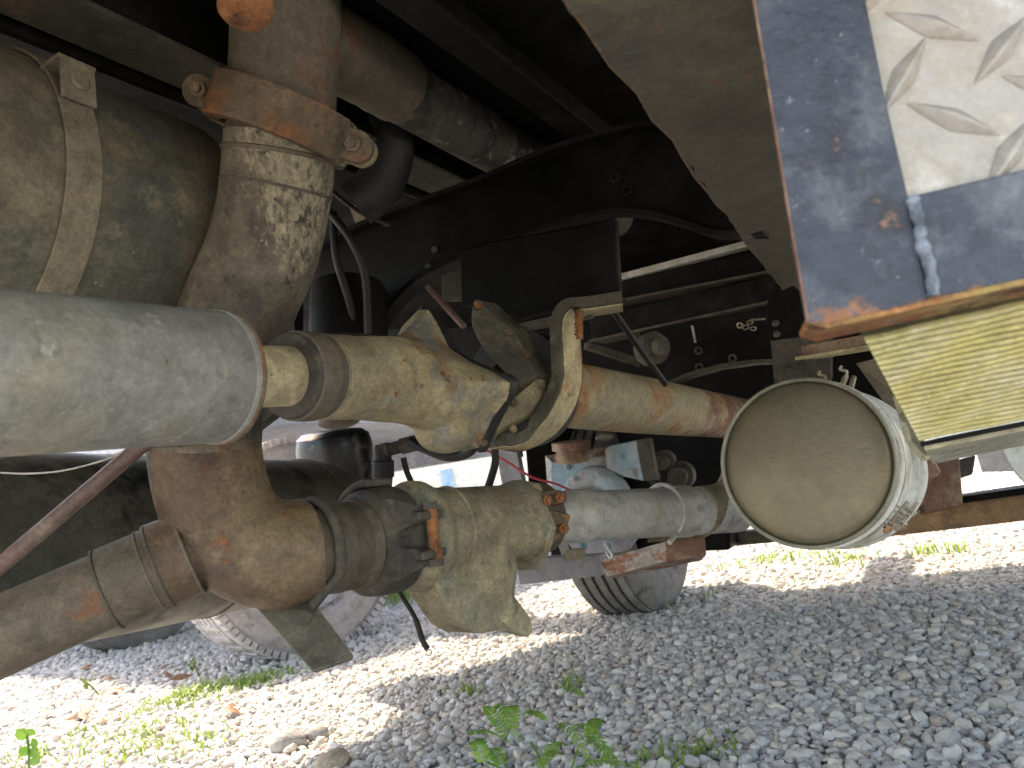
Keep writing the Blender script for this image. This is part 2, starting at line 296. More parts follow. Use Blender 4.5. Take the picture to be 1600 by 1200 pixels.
# ------------------------------------------------------------------ ground
gm = bpy.data.materials.new('gravel_soil'); gm.use_nodes = True
def ground_material(m):
    n = m.node_tree.nodes; l = m.node_tree.links; b = n['Principled BSDF']; b.inputs['Roughness'].default_value = .9
    g = n.new('ShaderNodeNewGeometry'); v = n.new('ShaderNodeTexVoronoi'); v.inputs['Scale'].default_value = 36; l.new(g.outputs['Position'], v.inputs['Vector'])
    r = n.new('ShaderNodeValToRGB'); r.color_ramp.elements[0].color = (.42, .41, .40, 1); r.color_ramp.elements[1].color = (.56, .54, .50, 1)
    sp = n.new('ShaderNodeSeparateColor'); l.new(v.outputs['Color'], sp.inputs[0]); l.new(sp.outputs[0], r.inputs[0]); l.new(r.outputs[0], b.inputs['Base Color'])
    bu = n.new('ShaderNodeBump'); bu.inputs['Strength'].default_value = 1; bu.inputs['Distance'].default_value = .02; bu.invert = True
    l.new(v.outputs['Distance'], bu.inputs['Height']); l.new(bu.outputs[0], b.inputs['Normal'])
ground_material(gm)
mb = MB(); mb.add([(-150, -60, 0), (150, -60, 0), (150, 220, 0), (-150, 220, 0)], [(0, 1, 2, 3)])
o = obj('ground', mb, gm, smooth=0); o['kind'] = 'structure'
o['label'] = 'pale gravel ground under the truck'
# pebbles: one countless layer, instanced
pm = bpy.data.materials.new('river_pebble'); pm.use_nodes = True
def pebble_material(m):
    n = m.node_tree.nodes; l = m.node_tree.links; b = n['Principled BSDF']; b.inputs['Roughness'].default_value = .75
    a = n.new('ShaderNodeAttribute'); a.attribute_type = 'INSTANCER'; a.attribute_name = 'tint'
    r = n.new('ShaderNodeValToRGB'); e = r.color_ramp.elements; e[0].position = 0; e[0].color = (.345, .34, .335, 1); e[1].position = 1; e[1].color = (.60, .575, .535, 1)
    for p, c in ((.12, (.445, .435, .425, 1)), (.35, (.505, .485, .455, 1)), (.6, (.545, .515, .47, 1)), (.8, (.53, .47, .40, 1)), (.86, (.42, .35, .29, 1)), (.9, (.52, .52, .52, 1))):
        q = e.new(p); q.color = c
    l.new(a.outputs['Fac'], r.inputs[0])
    t = n.new('ShaderNodeTexNoise'); t.inputs['Scale'].default_value = 90; t.inputs['Detail'].default_value = 5
    g = n.new('ShaderNodeNewGeometry'); l.new(g.outputs['Position'], t.inputs['Vector'])
    k = n.new('ShaderNodeMapRange'); k.inputs[3].default_value = .85; k.inputs[4].default_value = 1.3; l.new(t.outputs[0], k.inputs[0])
    s = n.new('ShaderNodeVectorMath'); s.operation = 'SCALE'; l.new(r.outputs[0], s.inputs[0]); l.new(k.outputs[0], s.inputs['Scale']); l.new(s.outputs[0], b.inputs['Base Color'])
pebble_material(pm)
def pebbles():
    pts = []; sz = []
    def fieldc(x0, x1, y0, y1, sp, smin, smax, z0, z1, keep=1):
        nx = int((x1-x0)/sp); ny = int((y1-y0)/sp)
        gx, gy = np.meshgrid(np.arange(nx), np.arange(ny)); gx = gx.ravel().astype(float); gy = gy.ravel().astype(float)
        x = x0+(gx+.5*(gy % 2)+rng.uniform(-.42, .42, gx.size))*sp; y = y0+(gy+rng.uniform(-.42, .42, gx.size))*sp
        ang = np.abs(x)/(y+.6); k = (ang < .95) & (rng.random(x.size) < keep)
        x, y = x[k], y[k]; z = rng.uniform(z0, z1, x.size)
        s = smin+(smax-smin)*rng.random(x.size)**1.8
        pts.append(np.c_[x, y, z]); sz.append(s)
    fieldc(-2.6, 2.4, .7, 3.0, .0155, .0058, .0125, .001, .009)
    fieldc(-2.6, 2.4, .7, 3.0, .025, .006, .0158, .008, .015, .62)
    fieldc(-4.5, 4.0, 3.0, 5.5, .027, .009, .020, .001, .013)
    fieldc(-7, 7, 5.5, 10, .06, .02, .04, 0, .015)
    V = np.concatenate(pts); S = np.concatenate(sz); n = len(V)
    me = bpy.data.meshes.new('gravel'); me.from_pydata(V.tolist(), [], [])
    sx = S*rng.uniform(1.0, 1.45, n); sy = S*rng.uniform(.8, 1.05, n); szz = S*rng.uniform(.5, .85, n)
    def at(nm, ty, data): me.attributes.new(nm, ty, 'POINT').data.foreach_set('vector' if ty == 'FLOAT_VECTOR' else 'value', np.ascontiguousarray(data).ravel())
    at('scl', 'FLOAT_VECTOR', np.c_[sx, sy, szz].astype(np.float32))
    at('rot', 'FLOAT_VECTOR', np.c_[rng.normal(0, .42, n), rng.normal(0, .42, n), rng.uniform(0, 6.28, n)].astype(np.float32))
    at('tint', 'FLOAT', rng.random(n).astype(np.float32)); at('vi', 'INT', rng.integers(0, 6, n).astype(np.int32))
    o = bpy.data.objects.new('gravel', me); COL.objects.link(o)
    ng = bpy.data.node_groups.new('pebble_scatter', 'GeometryNodeTree')
    ng.interface.new_socket('Geometry', in_out='INPUT', socket_type='NodeSocketGeometry'); ng.interface.new_socket('Geometry', in_out='OUTPUT', socket_type='NodeSocketGeometry')
    N = ng.nodes; K = ng.links; gi = N.new('NodeGroupInput'); go = N.new('NodeGroupOutput'); jn = N.new('GeometryNodeJoinGeometry')
    for i in range(6):
        ic = N.new('GeometryNodeMeshIcoSphere'); ic.inputs['Radius'].default_value = 1; ic.inputs['Subdivisions'].default_value = 3
        ps = N.new('GeometryNodeInputPosition'); ad = N.new('ShaderNodeVectorMath'); ad.operation = 'ADD'; ad.inputs[1].default_value = (i*7.3, i*3.1, -i*5.7); K.new(ps.outputs[0], ad.inputs[0])
        tx = N.new('ShaderNodeTexNoise'); tx.inputs['Scale'].default_value = .85; tx.inputs['Detail'].default_value = .6; K.new(ad.outputs[0], tx.inputs['Vector'])
        sb = N.new('ShaderNodeVectorMath'); sb.operation = 'SUBTRACT'; sb.inputs[1].default_value = (.5, .5, .5); K.new(tx.outputs['Color'], sb.inputs[0])
        sc_ = N.new('ShaderNodeVectorMath'); sc_.operation = 'SCALE'; sc_.inputs['Scale'].default_value = 1.15; K.new(sb.outputs[0], sc_.inputs[0])
        sp = N.new('GeometryNodeSetPosition'); K.new(ic.outputs[0], sp.inputs['Geometry']); K.new(sc_.outputs[0], sp.inputs['Offset'])
        sh = N.new('GeometryNodeSetShadeSmooth'); K.new(sp.outputs[0], sh.inputs[0])
        sm = N.new('GeometryNodeSetMaterial'); sm.inputs['Material'].default_value = pm; K.new(sh.outputs[0], sm.inputs['Geometry'])
        ti = N.new('GeometryNodeGeometryToInstance'); K.new(sm.outputs[0], ti.inputs[0]); K.new(ti.outputs[0], jn.inputs[0])
    ip = N.new('GeometryNodeInstanceOnPoints'); K.new(gi.outputs[0], ip.inputs['Points']); K.new(jn.outputs[0], ip.inputs['Instance']); ip.inputs['Pick Instance'].default_value = True
    def na(nm, ty): a = N.new('GeometryNodeInputNamedAttribute'); a.data_type = ty; a.inputs['Name'].default_value = nm; return [s for s in a.outputs if s.enabled][0]
    K.new(na('vi', 'INT'), ip.inputs['Instance Index']); K.new(na('rot', 'FLOAT_VECTOR'), ip.inputs['Rotation']); K.new(na('scl', 'FLOAT_VECTOR'), ip.inputs['Scale'])
    K.new(ip.outputs[0], go.inputs[0])
    md = o.modifiers.new('scatter', 'NODES'); md.node_group = ng; me.materials.append(pm)
    return tag(o, 'loose grey river pebbles covering the whole yard', 'gravel', kind='stuff')
pebbles()
# ------------------------------------------------------------------ surroundings
t = thing('building', 'far cream rendered building with blue door beyond the trucks', 'building', (0, 16, 0))
mb = MB(); mb.prism([Vector((-14, 16, 0)), Vector((12, 16, 0)), Vector((12, 16, 3.6)), Vector((-14, 16, 3.6))], Vector((0, 4, 0))); obj('wall', mb, M['cement'], t)
mb = MB(); mb.prism([Vector((-1.75, 15.97, 0)), Vector((-1.5, 15.97, 0)), Vector((-1.5, 15.97, 1.1)), Vector((-1.75, 15.97, 1.1))], Vector((0, -.05, 0))); obj('door', mb, M['bluewall'], t)
mb = MB(); mb.prism([Vector((-14.3, 15.6, 3.6)), Vector((12.3, 15.6, 3.6)), Vector((12.3, 15.6, 3.75)), Vector((-14.3, 15.6, 3.75))], Vector((0, 4.8, 0))); obj('roof', mb, M['flatbed'], t)
def slab(pts, z0, z1): m_ = MB(); m_.prism([Vector((x, y, z0)) for x, y in pts], Vector((0, 0, z1-z0))); return m_
# the neighbouring flatbed
t = FLATBED = thing('flatbed_truck', 'pale grey flatbed truck parked behind the pipework', 'truck', (-3, 6.2, 0))
obj('bed', slab([(-.95, 3.5), (-1.55, 3.25), (-3.45, 4.7), (-8, 8.2), (-6, 9), (.9, 7.4), (.9, 5.3), (-.45, 4.6)], .98, 1.12), M['flatbed'], t, bevel=.01)
obj('side_rail', slab([(-8, 5.8), (.7, 5.8), (.7, 5.95), (-8, 5.95)], .80, .98), M['flatbed'], t)
mb = MB(); mb.box(Vector((-.05, 5.36, .86)), Vector((.05, 0, 0)), Vector((0, .04, 0)), Vector((0, 0, .12))); obj('step_bracket', mb, M['black2'], t)
# ------------------------------------------------------------------ truck overhead
t = TANKER = thing('tanker_truck', 'tanker truck seen from below, its black bed overhead', 'truck', (1, 2, 1.3))
bedp = [(-.80, 3.05), (.02, 3.6), (1.32, 3.3), (4.5, 3.2), (4.5, .12), (-1.35, .12), (-1.2, 1.1), (-1.12, 1.8), (-.96, 2.4)]
obj('floor_plate', slab(bedp, 1.30, 1.36), M['black2'], t)
mb = MB(); mb.lathe(Vector((-1.0, 1.9, 2.0)), Vector((4.5, 1.7, 2.0)), [(0, .3), (.02, .62), (.98, .62), (1, .3)], 32); obj('water_tank', mb, M['silver'], t)
obj('side_sky_blocker', slab([(-1.35, .10), (.45, .10), (.45, .14), (-1.35, .14)], 1.02, 1.2995), M['black2'], TANKER)  # unseen panel added to keep skylight off the upper pipework
obj('end_sky_blocker', slab([(-1.35, .15), (-1.32, .15), (-1.17, 1.1), (-1.20, 1.1)], .95, 1.2995), M['black2'], TANKER)  # unseen panel added to cut skylight coming in from the left
def plate_px(pts, o_, n_, th):
    m_ = MB(); m_.prism([PP(px, py, o_, n_) for px, py in pts], n_*th); return m_
FS = P(1000, 600, 3.1)
t = thing('backing', 'black bulkhead added to hide the sky at the far end under the bed', 'backing', FS)
obj('panel', plate_px(((430, 330), (1500, 180), (1500, 640), (1300, 690), (1120, 700), (900, 700), (830, 690), (760, 668), (592, 652), (430, 640)), FS, L, .04), M['black'], t)  # black sheets added so no sky breaks the darkness under the bed
obj('left_backing', plate_px(((-300, -60), (460, 60), (460, 520), (-300, 470)), P(200, 250, 2.3), L, .03), M['black'], t)
# ------------------------------------------------------------------ upper pipe run (along the truck)
ucy = [(-200, 578), (0, 582), (340, 589), (450, 587), (545, 590), (700, 597), (800, 606), (905, 617), (1140, 651), (1300, 674)]
def dU(px): return .636*1500/(1500-px)
def U(px): return P(px, interp(px, ucy), dU(px))
def ur(px, r): return r*dU(px)/F
def upipe(m_, stations, seg=48, caps=True):
    """stations: (px, radius in px); one straight axis from first to last"""
    p0, p1 = U(stations[0][0]), U(stations[-1][0]); ln = (p1-p0).length; n = (p1-p0).normalized()
    return m_.lathe(p0, p1, [((U(px)-p0).dot(n)/ln, ur(px, r)) for px, r in stations], seg, caps)
t = thing('pipe_silencer', 'big dull grey steel cylinder with rust specks at the left edge', 'cylinder', U(100))
a, b = U(-190), U(342); ln = (b-a).length
a2 = b-(b-a)*2.2; lt = lambda pr, k: [(1-(1-t_)/k, r_) for t_, r_ in pr]
obj('shell', MB().lathe(a2, b, [(0, .05)]+lt([(0, .07), (.01, .07), (.94, .07), (.965, .0705), (.968, .0718), (.985, .0718), (.99, .070), (1, .0655), (1.004, .055)], 2.2), 72), M['silver'], t)
obj('end_weld', MB().torus(b-(b-a).normalized()*.001, b-a, .0695, .0038, 64, 8), M['rustclamp'], t)
obj('outlet_pipe', upipe(MB(), [(335, 50), (470, 47)]), M['cream'], t)
t = thing('pipe_coupling', 'dark ringed sleeve coupling right of the grey cylinder', 'coupling', U(480))
obj('rubber_seal', upipe(MB(), [(448, 66), (452, 68), (462, 68), (464, 60)]), M['dark'], t)
obj('collar', upipe(MB(), [(455, 66), (458, 71), (476, 71), (484, 70), (486, 66.5), (496, 66.5), (498, 68)]), M['browndust'], t)
obj('sleeve', upipe(MB(), [(496, 67.5), (540, 66.5), (548, 65), (549, 62)]), M['olive'], t)
# upper valve
t = thing('clapper_valve', 'rust flecked cast valve on the upper pipe beside the hanger strap', 'valve', U(640))
ax = (U(700)-U(545)).normalized(); mb = MB()
upipe(mb, [(535, 64), (560, 66), (600, 68), (640, 70), (668, 88), (690, 97), (700, 97)])
mb = MB(); upipe(mb, [(535, 64), (560, 66), (612, 68)])
vo = [(653, 484), (669, 483), (686, 512), (702, 545), (735, 566), (772, 582), (797, 598), (792, 624), (768, 655), (748, 700), (715, 706), (680, 690), (640, 668), (612, 652), (598, 610), (604, 560), (628, 510)]
c0 = U(606); r0_ = ur(606, 68); F0 = U(712); vv = [PP(x, y, F0, ax) for x, y in vo]; n_ = len(vv); cen = sum(vv, Vector())/n_
ring0 = [c0+((v-cen)-ax*(v-cen).dot(ax)).normalized()*r0_ for v in vv]; vs = []
NL = 8
for k in range(NL+1):
    f = k/NL; g = f**1.7
    vs += [a_*(1-g)+(b_-ax*.016)*g if k else a_ for a_, b_ in zip(ring0, vv)]
for k, vv_ in enumerate(vs):
    f = (k//n_)/NL; base_ = c0+ax*((F0-c0).dot(ax)*f); vs[k] = vv_-ax*((vv_-base_).dot(ax))
vs += [v+ax*.004 for v in vv]
fs = [tuple(reversed(range(n_)))]+[(k*n_+j, k*n_+(j+1) % n_, (k+1)*n_+(j+1) % n_, (k+1)*n_+j) for k in range(NL+1) for j in range(n_)]+[tuple((NL+1)*n_+j for j in range(n_))]
mb.add(vs, fs)
mb.ball(P(698, 668, 1.17), ax*.05, T*.05, UP*.040)
obj('body', mb, M['valverust'], t, cast=.0028, it=3)
obj('gasket', MB().bar(catmull([PP(660, 484, F0+ax*.012, ax), PP(692, 520, F0+ax*.012, ax), PP(712, 555, F0+ax*.012, ax), PP(770, 584, F0+ax*.012, ax), PP(798, 600, F0+ax*.012, ax), PP(770, 660, F0+ax*.012, ax), PP(750, 704, F0+ax*.012, ax)], 6), .022, .012, ax), M['rubber'], t)
# split coupling behind the valve
t = thing('split_coupling', 'dusty two piece ear clamp between upper valve and hanger strap', 'coupling', P(790, 590, 1.3))
def curve_ear(pts, n=8): return catmull(pts, n)
mb = MB(); mb.prism(catmull([P(738, 480, 1.30), P(745, 468, 1.31), P(775, 495, 1.31), P(805, 520, 1.31), P(822, 555, 1.30), P(836, 585, 1.28), P(818, 604, 1.27), P(790, 582, 1.27), P(758, 548, 1.28), P(738, 510, 1.29), P(738, 480, 1.30)], 4)[:-1], ax*.06)
obj('upper_half', mb, M['earclamp'], t, bevel=.003)
mb = MB(); mb.prism(catmull([P(838, 592, 1.28), P(834, 620, 1.26), P(815, 650, 1.24), P(785, 668, 1.22), P(752, 690, 1.20), P(756, 672, 1.20), P(782, 640, 1.21), P(808, 618, 1.24), P(838, 592, 1.28)], 4)[:-1], ax*.035)
obj('lower_half', mb, M['olive'], t, bevel=.003)
for px, py, dd in ((750, 478, 1.30), (797, 520, 1.295), (824, 553, 1.285), (805, 630, 1.23), (757, 692, 1.19)):
    obj('bolt', MB().bolt(P(px, py, dd), -ax+UP*.2, .007, .008), M['rustclamp'], t)
obj('rubber_ring', MB().ring(U(815), ax, .060, ur(815, 92), .045, 48), M['rubber'], t)
# pipe going on to the right
t = thing('delivery_pipe', 'cream pipe turning rust red towards the round drum', 'pipe', U(950))
obj('pipe', upipe(MB(), [(830, 51), (860, 51), (905, 51), (1000, 45.0), (1140, 33.0), (1230, 27)]), M['creamrust'], t)
# hanger: box, angle flange and bent strap
HO = P(840, 430, 1.40)
t = thing('hanger_bracket', 'black box hanger above the bent steel strap', 'bracket', HO)
mb = plate_px(((718, 392), (760, 378), (860, 360), (960, 340), (968, 470), (940, 474), (822, 500), (720, 478)), HO, L, .02); obj('box', mb, M['black'], t, bevel=.004)
o1 = P(880, 485, 1.37)
mb = MB(); mb.beam(P(800, 508, 1.42), P(972, 466, 1.33), .055, .008); obj('flange', mb, M['black2'], t, bevel=.001)
mb = MB(); mb.beam(P(805, 514, 1.40), P(925, 486, 1.35), .012, .025); obj('angle_leg', mb, M['dark'], t, bevel=.001)
t = thing('hanger_strap', 'bent flat bar strap curling under the upper pipe clamp', 'strap', P(890, 590, 1.32))
path = catmull([P(972, 471, 1.325), P(940, 476, 1.33), P(908, 482, 1.335), P(890, 492, 1.335), P(884, 515, 1.335), P(886, 560, 1.33), P(886, 595, 1.325), P(874, 630, 1.31), P(850, 662, 1.29), P(815, 684, 1.27), P(770, 690, 1.24)], 8)
obj('bar', MB().bar(path, .085, .019, L), M['earclamp'], t, bevel=.0025)
pth2 = []
for i in range(len(path)):
    tg_ = (path[min(i+1, len(path)-1)]-path[max(i-1, 0)]).normalized(); qq = (L-tg_*L.dot(tg_)).normalized(); no = tg_.cross(qq)
    if i == 0: sgn = 1 if no.z < 0 else -1
    pth2.append(path[i]+no*sgn*.0108)
obj('lit_outer_face', MB().bar(pth2, .066, .0022, L), M['cream'], t)  # lighter colour carries the ground light on the strap's outer side
obj('bolt_hole', MB().lathe(P(937, 481, 1.318), P(937, 479, 1.318), [(0, .008), (1, .008)], 16), M['black'], t)
mb = MB()
for k in range(7): mb.torus(P(905+random.uniform(-1, 1), 490+k*5.2, 1.30), UP, .0062, .0017, 14, 6)
mb.lathe(P(905, 484, 1.30), P(906, 530, 1.30), [(0, .0058), (1, .0058)], 12); obj('threaded_bolt', mb, M['rust'], t)
obj('rivet', MB().ball(P(802, 672, 1.235), Vector((.007, 0, 0)), Vector((0, .006, 0)), Vector((0, 0, .009)), 12, 8), M['olive'], t)
# ------------------------------------------------------------------ vertical riser and its clamp
riser = [P(448, -40, 1.02), P(446, 60, 1.03), P(442, 140, 1.04), P(438, 230, 1.05), P(428, 320, 1.06), P(408, 400, 1.06), P(378, 470, 1.06), P(345, 560, 1.06), P(325, 640, 1.06), P(320, 700, 1.06)]
rp = catmull(riser, 7); cut = 7*3
t = thing('riser_pipe', 'curved riser with peeling cream paint behind the grey cylinder', 'pipe', P(420, 400, 1.05))
lo = rp[cut-1:]; rr = [.0745]*len(lo)
obj('bend', MB().sweep(lo, rr, 56), M['peel'], t)
for i, (k, w_) in enumerate(((2, .0035), (6, .002))):
    n = (lo[k+1]-lo[k]).normalized(); obj('weld_seam', MB().torus(lo[k], n, .0742, w_, 48, 8), M['browndust'] if i == 0 else M['dark'], t)
t = thing('tee_pipe', 'brown tee at the top joining riser and dark branch pipe', 'pipe', P(446, 60, 1.03))
mb = MB(); mb.sweep(rp[:cut], .0715, 48)
br = [P(448, 30, 1.05), P(510, 70, 1.14), P(575, 105, 1.24), P(620, 135, 1.32)]
mb.sweep(catmull(br, 5), .062, 40); obj('body', mb, M['browndust'], t, cast=.0035, it=6)
brp = catmull([P(560, 97, 1.22), P(640, 148, 1.36), P(740, 208, 1.54), P(830, 260, 1.74), P(960, 340, 2.15)], 6)
obj('branch', MB().sweep(brp, .057, 40), M['peelblotch'], t)
n_ = (brp[4]-brp[3]).normalized(); mb = MB()
for k in (1, 3): mb.torus(brp[k], n_, .0575, .005, 40, 8)
obj('bead', mb, M['peelblotch'], t)
# two-ear clamp
t = thing('ear_clamp', 'rusty two bolt ear clamp around the riser', 'clamp', P(440, 190, 1.0))
cn = (riser[3]-riser[2]).normalized(); cc = P(440, 190, 1.04)
tilt = (P(560, 235, 1.0)-P(320, 150, 1.0)).normalized()          # ear to ear
vn = -cn; vn = (vn-(CAM-cc).normalized()*.06); vn = (vn-tilt*vn.dot(tilt)).normalized()
fw = vn.cross(tilt).normalized()
if fw.dot(CAM-cc) < 0: fw = -fw
def clamp_half(sgn):
    mb = MB(); seg = []; n = 28
    for k in range(n+1):
        th = math.pi*k/n; r = .085; seg.append(cc+tilt*(-math.cos(th)*r)+fw*(sgn*math.sin(th)*r))
    mb.bar(seg, .058, .025, vn)
    for s in (-1, 1):
        e = cc+tilt*(s*.098)+fw*(sgn*.012); mb.box(e, tilt*.022, fw*.010, vn*.021)
        mb.lathe(e+tilt*(s*.014)-fw*.009, e+tilt*(s*.014)+fw*.009, [(0, .022), (1, .022)], 20)
    return mb
obj('front_half', clamp_half(1), M['rustclamp'], t, cast=.0026, it=4)
obj('rear_half', clamp_half(-1), M['olive'], t, cast=.0032, it=4)
for s in (-1, 1):
    e = cc+tilt*(s*.108)
    obj('bolt', MB().bolt(e+fw*.020, fw, .0115, .009).lathe(e-fw*.03, e+fw*.02, [(0, .006), (1, .006)], 12), M['rustclamp'], t)
tag(obj('rusty_stud', MB().lathe(P(383, -12, .8), P(384, 26, .79), [(0, .027), (.7, .028), (.9, .024), (1, .016)], 28), M['rust']), 'orange rusted bolt end poking in at the top edge', 'bolt')
# ------------------------------------------------------------------ upper left tank
ta, tb = P(-260, 255, .85), P(262, 385, 1.21); tn = (tb-ta).normalized()
t = thing('strapped_tank', 'faded olive tank with rust streaks and a steel strap', 'tank', (ta+tb)/2)
obj('shell', MB().lathe(tb-(tb-ta)*1.7, tb, [(0, .12)]+lt([(-.6, .185), (0, .19), (.95, .19), (.975, .184), (.992, .165), (1.003, .12), (1.006, .05)], 1.7), 80), M['tank'], t)
sp_ = ta+(tb-ta)*.40
th0 = 0
mb = MB(); a_ = (UP-tn*UP.dot(tn)).normalized(); b_ = tn.cross(a_)
if b_.dot(CAM-sp_) < 0: b_ = -b_
mb.bar([sp_+(a_*math.cos(q)+b_*math.sin(q))*.1935 for q in [(-10+k*5)*math.pi/180 for k in range(45)]], .042, .004, tn)
strap = obj('strap', mb, M['strap'], t, bevel=.0008)
def proj_y(p): v_ = ROT.transposed() @ (p-CAM); return 600+F*v_.y/v_.z
qs = min((abs(proj_y(sp_+(a_*math.cos(q)+b_*math.sin(q))*.1935)-165), q) for q in [k*.02 for k in range(5, 70)])[1]
rad_ = a_*math.cos(qs)+b_*math.sin(qs); top = sp_+rad_*.1955-b_*.030+a_*.004
mb = MB(); lug = top+b_*.034+a_*.024; mb.box(lug, tn*.021, a_*.026, b_*.0025); mb.box(lug+a_*.026-b_*.018, tn*.023, a_*.0025, b_*.020); obj('strap_lug', mb, M['strap'], t, bevel=.001)
obj('bolt', MB().lathe(lug+b_*.002, lug+b_*.008, [(0, .0115), (.7, .0115), (1, .009)], 24), M['strap'], t)
# chassis rail at upper left, along the truck
t = thing('chassis_rail', 'dusty chassis rail running back at upper left', 'rail', P(200, 60, 1.2))
z0 = 1.21; rq = [PZ(0, 0, z0), PZ(330, 160, z0)]; dr = L
p_ = PZ(160, 78, z0); q_ = PZ(300, 110, z0)
base0 = PZ(150, 50, z0)-L*1.0; base1 = base0+L*2.25
mb = MB(); mb.beam(base0+UP*.004, base1+UP*.004, .085, .008); obj('lower_flange', mb, M['rail'], t, bevel=.001)
mb = MB(); mb.beam(base0+UP*.05+T*.036, base1+UP*.05+T*.036, .008, .082); obj('web', mb, M['black2'], t)
t = thing('air_line', 'thin black pipe slung below the upper left rail', 'pipe', P(200, 140, 1.2))
obj('pipe', MB().sweep([base0-T*.075+UP*.01, base0+L*.8-T*.075+UP*.01, base1-T*.075+UP*.01], .012, 12), M['black2'], t)
# second rail, by the branch pipe
z1 = 1.2; r0 = PZ(660, 20, z1)
t = thing('chassis_rail', 'black chassis rail beside the dark branch pipe', 'rail', r0)
mb = MB(); mb.beam(r0-L*.5, r0+L*1.6, .05, .01); obj('lower_flange', mb, M['black2'], t, bevel=.001)
mb = MB(); mb.beam(r0-L*.5+UP*.05-T*.02, r0+L*1.6+UP*.05-T*.02, .008, .088); obj('web', mb, M['black'], t)
t = thing('brace_rod', 'thin dark rod crossing the shadows above the riser', 'rod', P(340, 30, 1.25))
obj('rod', MB().sweep([P(290, -40, 1.2), P(400, 110, 1.3)], .008, 12), M['rail'], t)
# ------------------------------------------------------------------ crossmember with arched lower flange
CO = P(540, 440, 1.78)
t = thing('crossmember', 'black arched crossmember with rolled lower edge', 'crossmember', CO)
cm = [(500, 392), (600, 345), (750, 290), (870, 240), (1000, 205), (1070, 205), (1200, 215), (1200, 372), (1165, 366), (1120, 366), (1070, 350), (1020, 338), (970, 334), (900, 347), (830, 368), (760, 392), (710, 412), (675, 432), (640, 462), (610, 500), (590, 540), (500, 540)]
obj('web', plate_px(cm, CO, L, .012), M['black'], t, bevel=.001)
fl = catmull([PP(px, py, CO, L) for px, py in ((585, 545), (608, 500), (640, 460), (680, 428), (760, 392), (830, 368), (900, 347), (970, 334), (1030, 340), (1080, 354), (1125, 368), (1200, 366))], 5)
obj('rolled_flange', MB().bar([p-L*.012 for p in fl], .045, .012, L), M['black2'], t, bevel=.003)
tp = [PP(px, py, CO, L) for px, py in ((500, 390), (600, 343), (750, 288), (870, 238), (1000, 203), (1070, 203))]
obj('top_flange', MB().bar([p-L*.01 for p in catmull(tp, 4)], .04, .01, L), M['black2'], t)
for px, py in ((962, 278), (982, 298)):
    p = PP(px, py, CO, L)-L*.002; obj('bolt_hole', MB().ring(p, L, .006, .0105, .008, 18), M['black2'], t)
for px, py in ((680, 390), (670, 416)):
    p = PP(px, py, CO, L)-L*.002; obj('rivet', MB().ball(p, T*.008, UP*.008, L*.006, 12, 8), M['rail'], t)
# tan back panels seen through gaps
t = thing('spring_seat_plate', 'grey brown plate between riser and crossmember', 'plate', P(660, 290, 1.9))
o_ = P(660, 290, 1.95)
obj('plate', plate_px(((600, 235), (735, 310), (690, 345), (590, 320)), o_, L, .02), M['rail'], t)
obj('edge_strip', MB().beam(PP(605, 232, o_, L)-L*.01, PP(740, 308, o_, L)-L*.01, .02, .012), M['rail'], t)
tag(obj('flap', plate_px(((545, 322), (585, 316), (640, 338), (600, 352), (560, 362)), P(590, 330, 1.85), L, .006), M['strap']), 'pale cream flap glimpsed right of the riser', 'flap')
mb = MB(); mb.sweep(catmull([P(585, 190, 1.45), P(606, 205, 1.45), P(608, 250, 1.45), P(590, 290, 1.45), P(555, 320, 1.45)], 6), .045, 24); tag(obj('air_spring', mb, M['rubber']), 'black rubber bulge behind the right ear of the clamp', 'air spring')
for i, pts in enumerate((((520, 300), (560, 330), (610, 352)), ((560, 310), (590, 340), (605, 352)), ((505, 320), (545, 370), (570, 430), (575, 520)), ((520, 330), (525, 400), (545, 470), (555, 520)))):
    m_ = MB().sweep(catmull([P(px, py, 1.5+.02*i) for px, py in pts], 8), .0045 if i < 2 else .008, 10)
    tag(obj('cable', m_, M['rubber']), ['thin black cable running right under the air spring', 'short black cable crossing the pale flap', 'black cable looping down right of the riser', 'inner black cable hanging beside the riser'][i], 'cable', 'cables behind the riser')
tag(obj('air_reservoir', MB().lathe(P(545, 440, 1.66), P(545, 540, 1.62), [(0, .05), (.08, .075), (.2, .082), (1, .082)], 32), M['black2']), 'black canister standing right of the riser above the coupling', 'canister')
tag(obj('brake_rod', MB().sweep([P(668, 448, 1.6), P(725, 510, 1.52)], .0065, 12), M['rod']), 'tan diagonal rod between crossmember and hanger box', 'rod')
obj_ = plate_px(((690, 430), (720, 420), (722, 470), (690, 470)), P(700, 440, 1.9), L, .01); tag(obj('gusset_plate', obj_, M['rail']), 'small dusty gusset plate under the arch', 'plate')
# ------------------------------------------------------------------ lower pipe run
lcy = [(440, 868), (480, 862), (560, 850), (650, 836), (740, 822), (860, 807), (900, 803), (1040, 800), (1150, 796)]
ldd = [(440, 1.06), (480, 1.08), (560, 1.14), (650, 1.22), (740, 1.30), (860, 1.42), (900, 1.46), (1150, 1.74)]
def Q(px): return P(px, interp(px, lcy), interp(px, ldd))
def qr(px, r): return r*interp(px, ldd)/F
def qpipe(m_, st, seg=48, caps=True):
    p0, p1 = Q(st[0][0]), Q(st[-1][0]); ln = (p1-p0).length; n = (p1-p0).normalized()
    return m_.lathe(p0, p1, [((Q(px)-p0).dot(n)/ln, qr(px, r)) for px, r in st], seg, caps)
qn = (Q(560)-Q(470)).normalized()
t = thing('tee_elbow', 'brown rusted tee elbow below the grey cylinder', 'elbow', P(350, 830, 1.06))
el = catmull([P(318, 640, 1.06), P(320, 700, 1.06), P(330, 760, 1.06), P(352, 815, 1.06), P(392, 855, 1.06), P(440, 866, 1.065), P(480, 861, 1.085)], 8)
